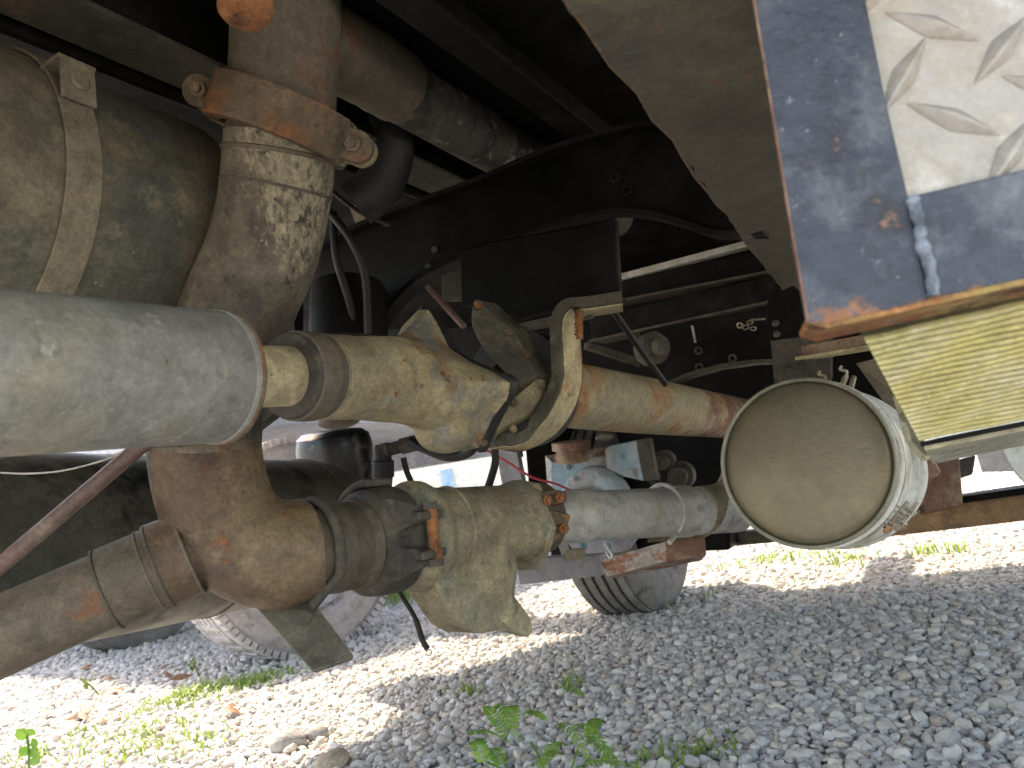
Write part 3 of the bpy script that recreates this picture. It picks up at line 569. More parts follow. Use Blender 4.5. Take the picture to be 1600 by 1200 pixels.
mb = MB(); mb.sweep(el, [.0745+.0*i for i in range(len(el))], 48)
l0, l1 = P(-140, 1056, .915), P(345, 842, 1.05); ld = (l1-l0); lln = ld.length; lu = ld.normalized()
mb.lathe(P(255, 879, 1.02), P(395, 830, 1.08), [(0, .052), (.45, .054), (1, .066)], 48)
obj('body', mb, M['brown'], t, cast=.0032, it=8)
obj('seam', MB().torus(el[7], (el[8]-el[6]), .0745, .0016, 56, 6), M['browndust'], t)
def LP_(px): return l0+ld*((px+140)/485.0)
t = thing('suction_pipe', 'dusty brown pipe coming in from the lower left', 'pipe', LP_(60))
obj('pipe', MB().lathe(l0-ld*.9, LP_(300), [(0, .0490), (1, .0500)], 56), M['browndust'], t)
obj('sleeve', MB().lathe(LP_(152), LP_(238), [(0, .0500), (.04, .0538), (.80, .0538), (.86, .0545), (1, .0545)], 56), M['browndust'], t)
obj('collar', MB().lathe(LP_(232), LP_(288), [(0, .053), (.03, .0575), (.2, .058), (1, .0570)], 56), M['brown'], t)
for x in (152, 222, 238, 288): obj('weld_ring', MB().torus(LP_(x), ld, .0535 if x < 230 else .0570, .0022, 56, 8), M['dark'] if x in (152, 238) else M['browndust'], t)
obj('stud', MB().ball(LP_(262)+UP*.050-lu.cross(UP)*0+(CAM-LP_(262)).normalized()*.026, UP*.004, T*.004, L*.004, 10, 8), M['rust'], t)
# stub with u-bolt
t = thing('stub_pipe', 'dusty short pipe between brown elbow and dark coupling', 'pipe', Q(530))
obj('pipe', qpipe(MB(), [(470, 69), (522, 70), (524, 68.5), (548, 68.5), (549, 69.5), (575, 69.5)]), M['browndust'], t)
t = thing('u_bolt', 'round rod u-bolt holding the stub pipe to the flat bar', 'u-bolt', Q(495))
c = Q(492); rr_ = qr(492, 76); a_ = (UP-qn*UP.dot(qn)).normalized(); b_ = qn.cross(a_)
if b_.dot(CAM-c) < 0: b_ = -b_
pth = [c+(a_*math.cos(q)+b_*math.sin(q))*rr_ for q in [math.radians(-95+k*8) for k in range(28)]]
e_ = pth[-1]; pth += [e_*.6+P(486, 945, 1.045)*.4, P(476, 962, 1.02)]
obj('rod', MB().sweep(catmull(pth, 2), .0075, 14), M['dark'], t)
obj('nut', MB().lathe(P(478, 956, 1.025), P(472, 968, 1.008), [(0, .012), (.8, .0125), (1, .010)], 12), M['dark'], t)
mb = MB(); bq = [P(388, 934, 1.09), P(470, 915, 1.10), P(551, 1022, 1.02), P(549, 1028, 1.02), P(492, 1048, 1.0), P(486, 1046, 1.0)]
nn = (bq[1]-bq[0]).cross(bq[4]-bq[0]).normalized(); nn = nn if nn.dot(CAM-bq[0]) < 0 else -nn
mb.prism(bq, nn*.007); tag(obj('support_bar', mb, M['plate'], bevel=.0015), 'flat olive bar hanging down below the brown elbow', 'bar')
# dark grooved coupling
t = thing('grooved_coupling', 'dark cast coupling with orange bolt left of the lower valve', 'coupling', Q(600))
cq = Q(592); cn2 = (Q(640)-Q(560)).normalized(); ca_ = (UP-cn2*UP.dot(cn2)).normalized(); cb = cn2.cross(ca_)
if cb.dot(CAM-cq) < 0: cb = -cb
mb = MB(); qpipe(mb, [(560, 74), (566, 82), (585, 84), (612, 82), (618, 74)])
ef = cq+cb*.092+cn2*.004
for s in (-1, 1):
    mb.box(ef+ca_*(s*.028)-cb*.012+cn2*.018, cn2*.024, cb*.022, ca_*.0065)
    mb.prism([ef+ca_*(s*.034)+cn2*.040+cb*.008, ef+ca_*(s*.024)+cn2*.040+cb*.008, ef+ca_*(s*.012)-cn2*.030-cb*.010, ef+ca_*(s*.060)-cn2*.030-cb*.022], -cb*.02)
    mb.box(cq-cb*.09+ca_*(s*.03), cn2*.02, cb*.02, ca_*.008)
obj('housing', mb, M['dark'], t, cast=.0026, it=3)
obj('rib', MB().bar([cq+(ca_*math.cos(q)+cb*math.sin(q))*.088 for q in [math.radians(-60+8*k) for k in range(10)]], .05, .012, cn2), M['dark'], t, bevel=.004)
obj('bolt', MB().lathe(ef+cn2*.024+cb*.004-ca_*.045, ef+cn2*.024+cb*.004+ca_*.045, [(0, .0085), (1, .0085)], 16), M['rust'], t, label='orange rusted coupling bolt')
for s in (-1, 1): obj('nut', MB().lathe(ef+cn2*.024+cb*.002+ca_*(s*.036), ef+cn2*.024+cb*.002+ca_*(s*.047), [(0, .0125), (1, .0125)], 6), M['dark'], t)
# lower valve with bowl
t = thing('strainer_valve', 'dusty cast valve with drooping bowl on the lower pipe', 'valve', Q(740))
mb = MB(); qpipe(mb, [(622, 76), (640, 86), (655, 84), (670, 72), (700, 66), (760, 61), (785, 58), (798, 60), (806, 63), (816, 63)])
vb = P(738, 903, 1.31); vn2 = (Q(800)-Q(700)).normalized(); sd = vn2.cross(UP).normalized()
sdn = sd if sd.dot(CAM-vb) > 0 else -sd
cp0 = Q(735)+sdn*.046
bowl = [PP(x, y, cp0, sdn) for x, y in ((674, 850), (674, 895), (688, 926), (706, 956), (724, 978), (744, 990), (766, 989), (796, 976), (804, 945), (798, 915), (792, 880), (792, 840))]
mb.prism(bowl, -sdn*.085)
mb.ball(P(738, 915, 1.275), vn2*.066, sdn*.040, UP*.068); mb.ball(P(684, 885, 1.26), vn2*.042, sdn*.045, UP*.040)
mb.lathe(P(722, 830, 1.30), P(740, 962, 1.30), [(0, .078), (.5, .085), (.85, .072), (1, .045)], 40)
mb.lathe(P(798, 945, 1.30), P(778, 958, 1.27), [(0, .018), (1, .018)], 20)
# neck flange top edges
mb.prism([P(652, 762, 1.22), P(668, 765, 1.24), P(690, 800, 1.24), P(660, 830, 1.20), P(640, 800, 1.20)], vn2*.02)
obj('body', mb, M['valve'], t, cast=.0028, it=9)
body_ = bpy.data.objects['body.001'] if False else [o_ for o_ in t.children if o_.name.startswith('body')][0]
from mathutils.bvhtree import BVHTree
wo_ = wl(body_); bv = BVHTree.FromPolygons([v.co+wo_ for v in body_.data.vertices], [p.vertices[:] for p in body_.data.polygons])
for ch, px, py in (('7', 737, 890), ('2', 750, 908), ('8', 763, 925)):
    hit, nrm, _, _ = bv.ray_cast(CAM, ray(px, py).normalized())
    if hit is None: continue
    tc = bpy.data.curves.new('glyph', 'FONT'); tc.body = ch; tc.size = .019; tc.extrude = .0012; tc.align_x = 'CENTER'; tc.align_y = 'CENTER'
    to = bpy.data.objects.new('glyph', tc); COL.objects.link(to); me_ = bpy.data.meshes.new_from_object(to.evaluated_get(bpy.context.evaluated_depsgraph_get())); bpy.data.objects.remove(to)
    run = (P(768, 931, 1.3)-P(735, 887, 1.3)).normalized(); nz = (nrm if nrm.dot(CAM-hit) > 0 else -nrm).normalized(); rx = (run-nz*run.dot(nz)).normalized(); ry = nz.cross(rx)
    me_.transform(Matrix((rx, ry, nz)).transposed().to_4x4()); me_.materials.clear(); me_.materials.append(M['valve'])
    oc = bpy.data.objects.new('cast_numeral', me_); COL.objects.link(oc); oc.parent = t; oc.location = hit-wl(t)
HF = Q(812); hexf = [PP(x, y, HF, vn2) for x, y in ((796, 760), (812, 752), (834, 756), (846, 790), (860, 826), (850, 862), (836, 890), (812, 892), (792, 880), (774, 830), (780, 780))]
obj('hex_flange', MB().prism(hexf, vn2*.016), M['valve'], t, bevel=.002)
obj('flow_ridge', MB().torus(Q(700), vn2, qr(700, 66), .003, 56, 8), M['valve'], t)
fin = [PP(x, y, cp0-sdn*.02, sdn) for x, y in ((774, 985), (786, 938), (804, 930), (830, 966), (833, 988), (826, 996), (800, 988))]
obj('fin', MB().prism(fin, -sdn*.022), M['valve'], t, bevel=.003)
obj('boss', MB().lathe(PP(796, 945, cp0-sdn*.012, sdn), PP(784, 976, cp0-sdn*.004, sdn), [(0, .010), (.2, .013), (.9, .013), (1, .009)], 20), M['valve'], t)
# rusty coupling right of the valve
t = thing('grooved_coupling', 'orange rusted coupling between lower valve and galvanised pipe', 'coupling', Q(868))
mb = MB(); qpipe(mb, [(818, 50), (824, 57), (848, 54), (854, 46)])
for pts in (((846, 770), (866, 764), (884, 768), (886, 782), (868, 790), (850, 786)), ((850, 795), (872, 800), (892, 805), (888, 818), (868, 822), (852, 828)), ((846, 830), (866, 826), (876, 836), (856, 862), (836, 872), (834, 862))):
    mb.prism([P(x, y, 1.335) for x, y in pts], ray(860, 800)*.05)
obj('housing', mb, M['rustclamp'], t, cast=.0022, it=3)
for x, y in ((854, 782), (880, 826), (874, 778)): obj('bolt', MB().bolt(P(x, y, 1.332), (CAM-P(x, y, 1.33))+Vector((.6, 0, 0)), .0095, .008), M['rust'], t)
# galvanised pipe
t = thing('galvanised_pipe', 'pale galvanised pipe running behind the round drum', 'pipe', Q(1000))
obj('pipe', qpipe(MB(), [(845, 39), (884, 39), (888, 41.5), (912, 41.5), (916, 38.5), (1000, 38.0), (1040, 37.5), (1150, 35.0)]), M['galv'], t)
obj('band', qpipe(MB(), [(1050, 39), (1054, 40.5), (1072, 40), (1075, 38)]), M['galv'], t)
rc = Q(1036); rn = (Q(1100)-Q(980)).normalized(); ra = (UP-rn*UP.dot(rn)).normalized(); rb = rn.cross(ra)
if rb.dot(CAM-rc) < 0: rb = -rb
pth = [rc+(ra*math.cos(q)+rb*math.sin(q))*qr(1036, 42) for q in [math.radians(-60+k*9) for k in range(24)]]
obj('u_bolt', MB().sweep(pth+[P(1046, 848, 1.55)], .0052, 12), M['galv'], t)
obj('crack_weld', MB().sweep(catmull([Q(935)+(CAM-Q(935)).normalized()*.0472-UP*.012, Q(970)+(CAM-Q(970)).normalized()*.046-UP*.018, Q(1000)+(CAM-Q(1000)).normalized()*.047-UP*.014], 6), .0012, 6), M['strap'], t)
t = thing('elbow_fitting', 'dusty elbow behind the left rim of the round drum', 'elbow', P(1120, 790, 1.75))
obj('body', MB().sweep(catmull([P(1090, 798, 1.66), P(1125, 792, 1.72), P(1150, 775, 1.80), P(1165, 735, 1.86)], 6), .052, 32), M['olive'], t)
# ------------------------------------------------------------------ round drum
da, db = P(1256, 722, 1.28), P(1335, 737, 1.60); dn = (db-da).normalized(); dl = (db-da).length; DR = .1425
t = thing('round_drum', 'pale round drum with dusty dished end facing the camera', 'drum', (da+db)/2)
obj('shell', MB().lathe(da+dn*.012, db, [(0, DR-.004), (1, DR-.006)], 80), M['drum'], t)
obj('end_cap', MB().lathe(da, da+dn*.03, [(-.16, .01), (-.15, .04), (-.11, .075), (-.04, .105), (.04, .122), (.14, .130), (.24, .134), (.4, .1366), (1.2, .1366)], 80), M['cap'], t)
mb = MB(); mb.ring(da+dn*.006, dn, .1362, DR, .016, 80); obj('rim', mb, M['drumrim'], t, bevel=.003)
for k, off in enumerate((.045, .058)): obj('clamp_band', MB().torus(da+dn*off, dn, DR-.001, .0042, 72, 8), M['drum'] if k == 0 else M['band'], t)
obj('collar', MB().lathe(da+dn*.19, da+dn*.25, [(0, DR-.006), (.1, DR+.004), (.5, DR+.004), (.55, DR+.009), (.9, DR+.009), (1, DR-.01)], 72), M['drum'], t)
obj('label_plate', MB().box(P(1432, 760, 1.50), Vector((.006, .008, 0)), Vector((.01, -.008, 0))*.2, UP*.028), M['white'], t)
tdir = (T*.72-UP*.70).normalized(); tgt = dn.cross(tdir).normalized()
for off in (.055, .165):
    q = da+dn*off+tdir*(DR+.006); mb = MB()
    for sg in (-1, 1):
        mb.bar([q+tgt*(sg*.008)-tdir*.008, q+tgt*(sg*.009)+tdir*.012, q+tgt*(sg*.016)+tdir*.013, q+tgt*(sg*.018)-tdir*.006], .018, .0022, dn)
    mb.sweep([q-tgt*.034+tdir*.004, q+tgt*.030+tdir*.004], .0032, 10); mb.lathe(q+tgt*.016+tdir*.004, q+tgt*.024+tdir*.004, [(0, .0065), (1, .0065)], 6); obj('t_bolt', mb, M['band'], t)
for px, py in ((1286, 600), (1320, 592)):
    mb = MB(); q = P(px, py, 1.37); mb.sweep(catmull([q, q+UP*.012+T*.006, q+UP*.018-T*.004, q+UP*.024], 5), .0028, 8); obj('wire_twist', mb, M['band'], t)
# ------------------------------------------------------------------ step box at upper right
SY = .45
t = thing('step_box', 'blue framed step box with tread plate at upper right', 'step box', PY(1420, 400, SY))
S = lambda px, py, dy=0: PY(px, py, SY+dy)
back = Vector((0, 1, 0))
obj('upright', MB().prism([S(1138, -240), S(1306, -240), S(1384, 150), S(1420, 305), S(1452, 470), S(1290, 508), S(1262, 503), S(1240, 380)], back*.005), M['blueiron'], t, bevel=.0015)
obj('bottom_bar', MB().prism([S(1424, 306), S(2300, 97), S(2300, 286), S(1452, 468)], back*.005), M['blueiron'], t, bevel=.0015)
obj('weld_seam', MB().sweep(catmull([S(1424, 308, -.001), S(1436, 345, -.002), S(1440, 380, -.001), S(1454, 420, -.002), S(1458, 462, -.001)], 5), [.0036+.0007*math.sin(k*1.9)+.0004*math.sin(k*.7) for k in range(21)], 10), M['bluelight'], t)
q0, q1, q2 = S(1262, 503), S(1292, 509), S(2300, 288)
mb = MB(); sl_ = Vector((.012, .050, -.003))
mb.prism([q0, q1, q2, q2+sl_, q1+sl_, q0+sl_*.9], UP*.004+back*.001); obj('bottom_flange', mb, M['rustedge'], t, bevel=.0015)
mb = MB(); e0, e1 = S(1138, -240), S(1240, 380); mb.prism([e0, e1, q0, q0+back*.004, e1+back*.004, e0+back*.004], Vector((.0015, 0, 0))); obj('side_flange', mb, M['redbrown'], t, bevel=.001)
obj('tread_plate', MB().prism([S(1296, -240, .008), S(2300, -420, .008), S(2300, 150, .008), S(1404, 350, .008)], back*.004), M['alu'], t)
def lug_part(px, py, ang, ln=.060, w_=.0150):
    c = S(px, py, .0075); u = Vector((math.cos(R(ang)), 0, math.sin(R(ang)))); v = Vector((-u.z, 0, u.x)); f = Vector((0, -1, 0)); h = .0050; n = 8; vs = []; fs = []
    for k in range(n+1):
        s = -1+2*k/n; hw = w_/2*(1-abs(s)**1.15)+.0004; hh = h*(1-abs(s)**1.6)+.0002
        vs += [c+u*(s*ln/2)-v*hw, c+u*(s*ln/2)-v*hw*.16+f*hh, c+u*(s*ln/2)+v*hw*.16+f*hh, c+u*(s*ln/2)+v*hw]
    for k in range(n):
        for j in range(3): fs.append((k*4+j, k*4+4+j, k*4+5+j, k*4+1+j))
    return obj('tread_lug', MB().add(vs, fs), M['alu'], t, smooth=25)
for px, py, an in ((1457, 41, -28), (1566, 76, 42), (1413, 118, 50), (1490, 186, -30), (1578, 240, 47), (1370, -20, 48), (1530, -60, -28), (1640, 140, -28), (1660, -10, -28), (1700, 230, 44), (1770, 70, 44), (1790, -80, -28), (1820, 180, -28), (1880, 20, 44), (1940, 130, -28), (1960, -60, 44), (2040, 60, 44), (2060, -110, -28)): lug_part(px, py, an)
# horizontal deck plate behind it
ZD = .90
t = thing('side_deck', 'dusty olive steel deck plate with ragged rusty edge', 'deck plate', PZ(1080, 100, ZD))
A, B = PZ(868, -20, ZD), PZ(1262, 505, ZD)
edge = []; n = 60
for k in range(n+1): edge.append(A-L*.0+(B-A)*(k/n)+T*random.uniform(-.0035, .0035))
poly = edge+[B+T*.9, A+T*.9]
obj('plate', MB().prism(poly, UP*.005), M['deck'], t)
obj('edge_rust', MB().sweep([p+UP*.0025 for p in edge[::2]], .0028, 8), M['rustclamp'], t)
# ribbed plate and tray under the step
t = thing('ribbed_guard', 'yellowed corrugated guard plate under the step box', 'guard', P(1500, 600, .7))
g0, g1 = P(1352, 532, .53), P(1437, 690, .67); h0, h1 = P(2300, 316, .53), P(2300, 519, .67)
nr = 22; vs = []; fs = []; m = 0; gn = (g1-g0).cross(h0-g0).normalized(); gn = gn if gn.dot(CAM-g0) > 0 else -gn
obj('panel', MB().prism([g0-gn*.0041, g1-gn*.004, h1-gn*.004, h0-gn*.004], -gn*.004), M['yellowshade'], t)
for k in range(nr):
    f = (k+.5)/nr; a_ = g0+(g1-g0)*f; b_ = h0+(h1-h0)*f; seg = []
    for j in range(25):
        s = j/24; seg.append(a_+(b_-a_)*s+gn*(.0006*math.sin(j*1.7+k)))
    ww = (g1-g0).length/nr
    vs = []; fs = []
    dirw = (g1-g0).normalized()
    for p in seg:
        for q in range(7):
            th = math.pi*q/6; vs.append(p-dirw*(math.cos(th)*ww*.36)+gn*(math.sin(th)*.0050-.004))
    for j in range(24):
        for q in range(6): fs.append((j*7+q, j*7+7+q, j*7+8+q, j*7+1+q))
    obj('rib', MB().add(vs, fs), M['yellow'], t, smooth=60)
t = thing('guard_tray', 'pale dusty angle tray below the ribbed guard', 'tray', P(1470, 700, .95))
a_, b_ = P(1438, 691, .672), P(2300, 520, .672)
obj('lip', MB().prism([a_, b_, b_-UP*.004, a_-UP*.004], Vector((.055, .06, 0))), M['black2'], t)
obj('shelf', MB().prism([P(1444, 697, .69), P(2300, 526, .69), P(2300, 545, .80), P(1457, 719, .80)], -UP*.004), M['yellow2'], t)
obj('side_ear', MB().prism([P(1404, 618, .72), P(1412, 616, .72), P(1456, 716, .73), P(1450, 720, .73), P(1424, 690, .72)], back*.012), M['yellow2'], t, bevel=.001)
obj('bolt', MB().bolt(P(1418, 650, .715), CAM-P(1418, 650, .715), .007, .008), M['strap'], t)
# ------------------------------------------------------------------ frames seen in the middle right
def tbeam(name, label, cat, p0, p1, w_, h_, mat, pname='beam', lip=None):
    t = thing(name, label, cat, (p0+p1)/2); obj(pname, MB().beam(p0, p1, w_, h_), mat, t, bevel=.002)
    if lip: n = UP; obj('flange', MB().beam(p0-UP*(h_/2+.004), p1-UP*(h_/2+.004), w_+.05, .007), lip, t, bevel=.001)
    return t
tbeam('cross_tube', 'bright edged cross tube right of the hanger box', 'tube', P(960, 437, 2.3), P(1240, 364, 2.0), .04, .018, M['galv'])
tbeam('cross_beam', 'black cross beam under the bright edged tube', 'beam', P(940, 462, 2.35), P(1260, 398, 2.0), .05, .06, M['black2'], lip=M['rail'])
tbeam('cross_beam', 'lower black cross beam behind the hose by the strap', 'beam', P(930, 515, 2.4), P(1260, 440, 2.0), .05, .07, M['black2'], lip=M['dark'])
tbeam('tie_bar', 'thin grey tie bar behind the bent strap', 'bar', P(915, 540, 2.2), P(1010, 570, 2.3), .02, .02, M['rail'])
t = thing('spring_arch', 'dark arched spring hanger with pale lower flange', 'spring hanger', P(1110, 570, 2.2))
SO = P(1100, 560, 2.15)
obj('web', plate_px(((1000, 520), (1060, 500), (1230, 470), (1230, 562), (1150, 568), (1090, 582), (1040, 605), (1000, 625)), SO, L, .01), M['black2'], t)
obj('lower_flange', MB().bar([PP(x, y, SO, L)-L*.02 for x, y in ((985, 632), (1030, 610), (1080, 588), (1130, 574), (1180, 567), (1240, 564))], .07, .012, L), M['rail'], t, bevel=.002)
for x, y in ((1092, 548), (1093, 574), (1145, 560)): obj('hole', MB().ring(PP(x, y, SO, L)-L*.002, L, .006, .012, .006, 16), M['dark'], t)
obj('bush', MB().lathe(P(1010, 548, 2.1), P(1032, 540, 2.05), [(0, .045), (.7, .045), (1, .03)], 28), M['dark'], t)
obj('bush_end', MB().lathe(P(1028, 542, 2.04), P(1040, 540, 2.02), [(0, .026), (.8, .026), (1, .018)], 20), M['rail'], t)
tag(obj('hose', MB().sweep(catmull([P(945, 470, 1.55), P(965, 495, 1.6), P(1000, 545, 1.7), P(1040, 600, 1.82)], 6), .0075, 12), M['rubber']), 'black hose slanting down from strap to cream pipe', 'hose')
tag(obj('reflector_strip', MB().box(P(1084, 522, 2.1), UP*.024, T*.0028, L*.002), M['galv']), 'tiny white upright strip on the dark frame', 'strip')
mb = MB()
for k in range(5): mb.torus(P(1165+random.uniform(-10, 12), 508+random.uniform(-6, 8), 1.95), Vector((random.random(), random.random(), random.random())), .007, .0016, 14, 6)
mb.sweep([P(1172, 500, 1.95), P(1196, 498, 1.95)], .0025, 8); tag(obj('wire_knot', mb, M['band']), 'small knot of silvery wire on the dark frame', 'wire')
BO = P(1235, 540, 1.72)
t = thing('gusset_bracket', 'dark riveted bracket plate above the round drum', 'bracket', BO)
obj('plate', plate_px(((1196, 478), (1206, 460), (1240, 446), (1275, 480), (1305, 540), (1300, 560), (1212, 560), (1204, 530)), BO, L, .012), M['black2'], t, bevel=.002)
obj('lower_plate', MB().prism([PP(x, y, BO-L*.012, L) for x, y in ((1204, 532), (1300, 520), (1300, 590), (1296, 600), (1210, 604))], L*.010), M['dark'], t, bevel=.002)
for x, y in ((1232, 576), (1254, 572), (1212, 505), (1214, 522)): obj('rivet', MB().ball(PP(x, y, BO-L*.014, L), T*.0085, UP*.0085, L*.006, 12, 8), M['dark'], t)
tbeam('channel_beam', 'dusty channel beam between bracket plate and ribbed guard', 'beam', P(1262, 548, 1.62), P(1400, 524, 1.45), .04, .022, M['redbrown'], lip=M['cream'])
tag(obj('frame_panel', MB().prism([P(1338, 568, 1.62), P(1385, 556, 1.58), P(1430, 640, 1.58), P(1395, 648, 1.62)], L*.02), M['strap']), 'tan panel between drum and ribbed guard', 'panel')  # tan panel of the frame
t = thing('frame_member', 'purple brown frame member right of the drum', 'frame', P(1410, 680, 1.6))
obj('face', MB().prism([P(1365, 634, 1.66), P(1408, 622, 1.66), P(1470, 740, 1.66), P(1440, 760, 1.66), P(1400, 730, 1.66)], L*.05), M['redbrown'], t, bevel=.003)
obj('pad', MB().prism([P(1380, 690, 1.64), P(1425, 680, 1.64), P(1450, 735, 1.64), P(1410, 750, 1.64)], L*.01), M['axle'], t, bevel=.003)
mb = MB(); mb.sweep([P(1322, 588, 1.66), P(1312, 610, 1.62)], .006, 10); mb.sweep([P(1334, 590, 1.66), P(1328, 614, 1.62)], .006, 10); tag(obj('spring_bolts', mb, M['band']), 'pair of pale bolt shanks above the drum', 'bolts')
# rear axle and mount
t = thing('rear_axle', 'muddy orange axle beam at the right behind the drum', 'axle', P(1480, 800, 2.3))
obj('beam', MB().beam(P(1270, 832, 2.75), P(1760, 768, 2.1), .10, .085), M['axle'], t, bevel=.02)
obj('top_plate', MB().beam(P(1270, 812, 2.75), P(1760, 742, 2.1), .12, .02), M['black2'], t, bevel=.004)
obj('mount_block', MB().prism([P(1440, 716, 2.3), P(1498, 700, 2.3), P(1505, 790, 2.3), P(1438, 806, 2.3)], L*.12), M['redbrown'], t, bevel=.006)
obj('mount_wing', MB().prism([P(1498, 720, 2.34), P(1525, 712, 2.34), P(1520, 742, 2.34), P(1500, 748, 2.34)], L*.1), M['dark'], t, bevel=.006)
tag(obj('mudguard', MB().prism(catmull([P(1557, 684, 1.9), P(1610, 660, 1.9), P(1760, 620, 1.9), P(1760, 830, 1.9), P(1640, 790, 1.9), P(1598, 752, 1.9), P(1574, 722, 1.9), P(1557, 684, 1.9)], 4)[:-1], L*.03), M['drum'], bevel=.006), 'pale rounded mudguard at the right edge', 'mudguard')
tag(obj('chassis_box', MB().prism([P(1520, 690, 3.0), P(1640, 655, 3.0), P(1640, 735, 3.0), P(1535, 738, 3.0)], L*.2), M['greysteel']), 'dark blue grey box seen past the axle mount', 'box')
t = thing('step_beam', 'dark beam low behind the drum left of the axle', 'beam', P(1180, 850, 2.7))
obj('beam', MB().beam(P(1080, 848, 2.8), P(1300, 826, 2.6), .08, .045), M['dark'], t, bevel=.004)
# ------------------------------------------------------------------ blue pump group behind
MO = P(960, 730, 2.25)
t = thing('water_pump', 'pale blue bolted pump casing behind the galvanised pipe', 'pump', MO)
obj('back_plate', plate_px(((862, 722), (940, 712), (960, 760), (1010, 800), (860, 800)), MO, L, .03), M['bluemotor'], t, bevel=.004)
obj('side_face', MB().prism([PP(x, y, MO, L) for x, y in ((852, 712), (862, 722), (862, 800), (858, 800))], L*.1), M['white'], t)
obj('volute', MB().torus(PP(932, 790, MO-L*.02, L), L, .085, .032, 40, 14), M['bluemotor'], t)
obj('cover_plate', plate_px(((945, 702), (950, 697), (994, 688), (1006, 752), (975, 745), (948, 733)), MO-L*.03, L, .02), M['bluemotor'], t, bevel=.004)
obj('cover_side', MB().prism([PP(x, y, MO-L*.03, L) for x, y in ((994, 688), (1014, 684), (1026, 750), (1006, 752))], L*.03), M['dark'], t, bevel=.002)
for x, y, k in ((970, 714, .032), (888, 730, .004), (898, 748, .056), (937, 740, .056)): obj('bolt', MB().bolt(PP(x, y, MO-L*k, L), -L, .009, .010), M['bluemotor'], t)
obj('rusty_cap', MB().lathe(P(895, 722, 2.2), P(892, 690, 2.2), [(0, .045), (.6, .045), (.62, .056), (1, .056)], 28), M['redbrown'], t)
obj('rusty_bracket', plate_px(((864, 710), (930, 700), (932, 712), (866, 724)), MO-L*.05, L, .08), M['ruststeel'], t, bevel=.002)
obj('pale_knob', MB().ball(P(945, 683, 2.22), T*.03, UP*.012, L*.015, 16, 10), M['strap'], t)
for i, (x, y, r_) in enumerate(((1040, 720, .035), (1065, 742, .045), (1030, 742, .03))):
    tag(obj('gear_housing', MB().lathe(P(x, y, 2.4), P(x-8, y+4, 2.3), [(0, r_), (.6, r_), (.62, r_*.7), (1, r_*.65)], 24), M['dark']), ['dark round housing just right of the blue cover plate', 'brown round housing nearest the drum rim', 'small dark housing below the blue cover plate'][i], 'housing')
for i, (x, y) in enumerate(((912, 852), (952, 852))):
    tag(obj('flange_bolt', MB().bolt(P(x, y, 2.15), -L, .014, .014), M['bluemotor']), ['left blue bolt under the galvanised pipe', 'right blue bolt under the galvanised pipe'][i], 'bolt')
tag(obj('pump_base', plate_px(((880, 840), (990, 842), (975, 862), (905, 872)), P(930, 850, 2.2), L, .05), M['greysteel'], bevel=.003), 'blue grey pump base below the galvanised pipe', 'base')
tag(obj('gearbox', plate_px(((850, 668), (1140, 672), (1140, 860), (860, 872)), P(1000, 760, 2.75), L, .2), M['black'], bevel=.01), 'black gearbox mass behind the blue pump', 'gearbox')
# channel steel and rusty angle under the pump
t = thing('channel_steel', 'grey primed channel bar right of the valve bowl', 'channel', P(870, 890, 1.9))
obj('channel', MB().prism([P(806, 882, 1.9), P(850, 872, 1.9), P(935, 868, 1.95), P(940, 900, 1.95), P(865, 908, 1.9), P(812, 914, 1.9)], L*.05), M['greysteel'], t, bevel=.002)
obj('fold_seam', MB().sweep([P(822, 880, 1.895), P(858, 907, 1.895)], .0025, 8), M['greysteel'], t)
obj('lug', MB().box(P(898, 866, 1.92), T*.02, UP*.012, L*.02), M['strap'], t)
t = thing('rusty_angle', 'rust flaked angle steel above the tyre', 'angle steel', P(1020, 870, 1.75))
obj('leg', MB().prism([P(938, 876, 1.85), P(1040, 846, 1.72), P(1042, 876, 1.72), P(948, 902, 1.85)], L*.006), M['ruststeel'], t, bevel=.0015)
obj('cross_leg', MB().prism([P(1040, 846, 1.72), P(1100, 840, 1.76), P(1103, 868, 1.76), P(1042, 876, 1.72)], L*.006), M['redbrown'], t, bevel=.0015)
obj('lower_leg', MB().prism([P(948, 902, 1.85), P(1042, 877, 1.72), P(1103, 869, 1.76), P(1096, 876, 1.84), P(960, 904, 1.92)], UP*.005), M['ruststeel'], t, bevel=.001)
obj('top_tab', MB().prism([P(1012, 842, 1.70), P(1100, 836, 1.74), P(1100, 841, 1.74), P(1012, 848, 1.70)], L*.05), M['rustclamp'], t)
tag(obj('wire_loop', MB().sweep(catmull([P(944, 846, 1.7), P(950, 858, 1.7), P(956, 868, 1.7), P(952, 872, 1.7), P(946, 862, 1.7)], 5), .002, 8), M['white']), 'white wire loop hanging below the galvanised pipe', 'wire')
# ------------------------------------------------------------------ background between the pipes
ga, gb = P(-240, 884, 1.10), P(508, 822, 2.06); gn_ = (gb-ga).normalized()
t = thing('fuel_tank', 'dark green grey fuel tank behind the brown elbow', 'fuel tank', (ga+gb)/2)
obj('shell', MB().lathe(gb-(gb-ga)*1.4, gb, [(0, .12)]+lt([(-.38, .165), (-.36, .172), (.96, .172), (.98, .165), (.995, .14), (1.003, .08)], 1.4), 72), M['greytank'], t)
for f in (.60, .90): obj('strap', MB().torus(ga+(gb-ga)*f, gn_, .1725, .005 if f > .8 else .002, 64, 8), M['dark'], t)
t = thing('air_can', 'glossy black upright canister beyond the fuel tank', 'canister', P(520, 720, 2.6))
obj('shell', MB().lathe(P(534, 800, 2.6), P(518, 672, 2.6), [(0, .13), (.8, .13), (.92, .122), (.98, .10), (1, .06)], 48), M['mirrorblack'], t)
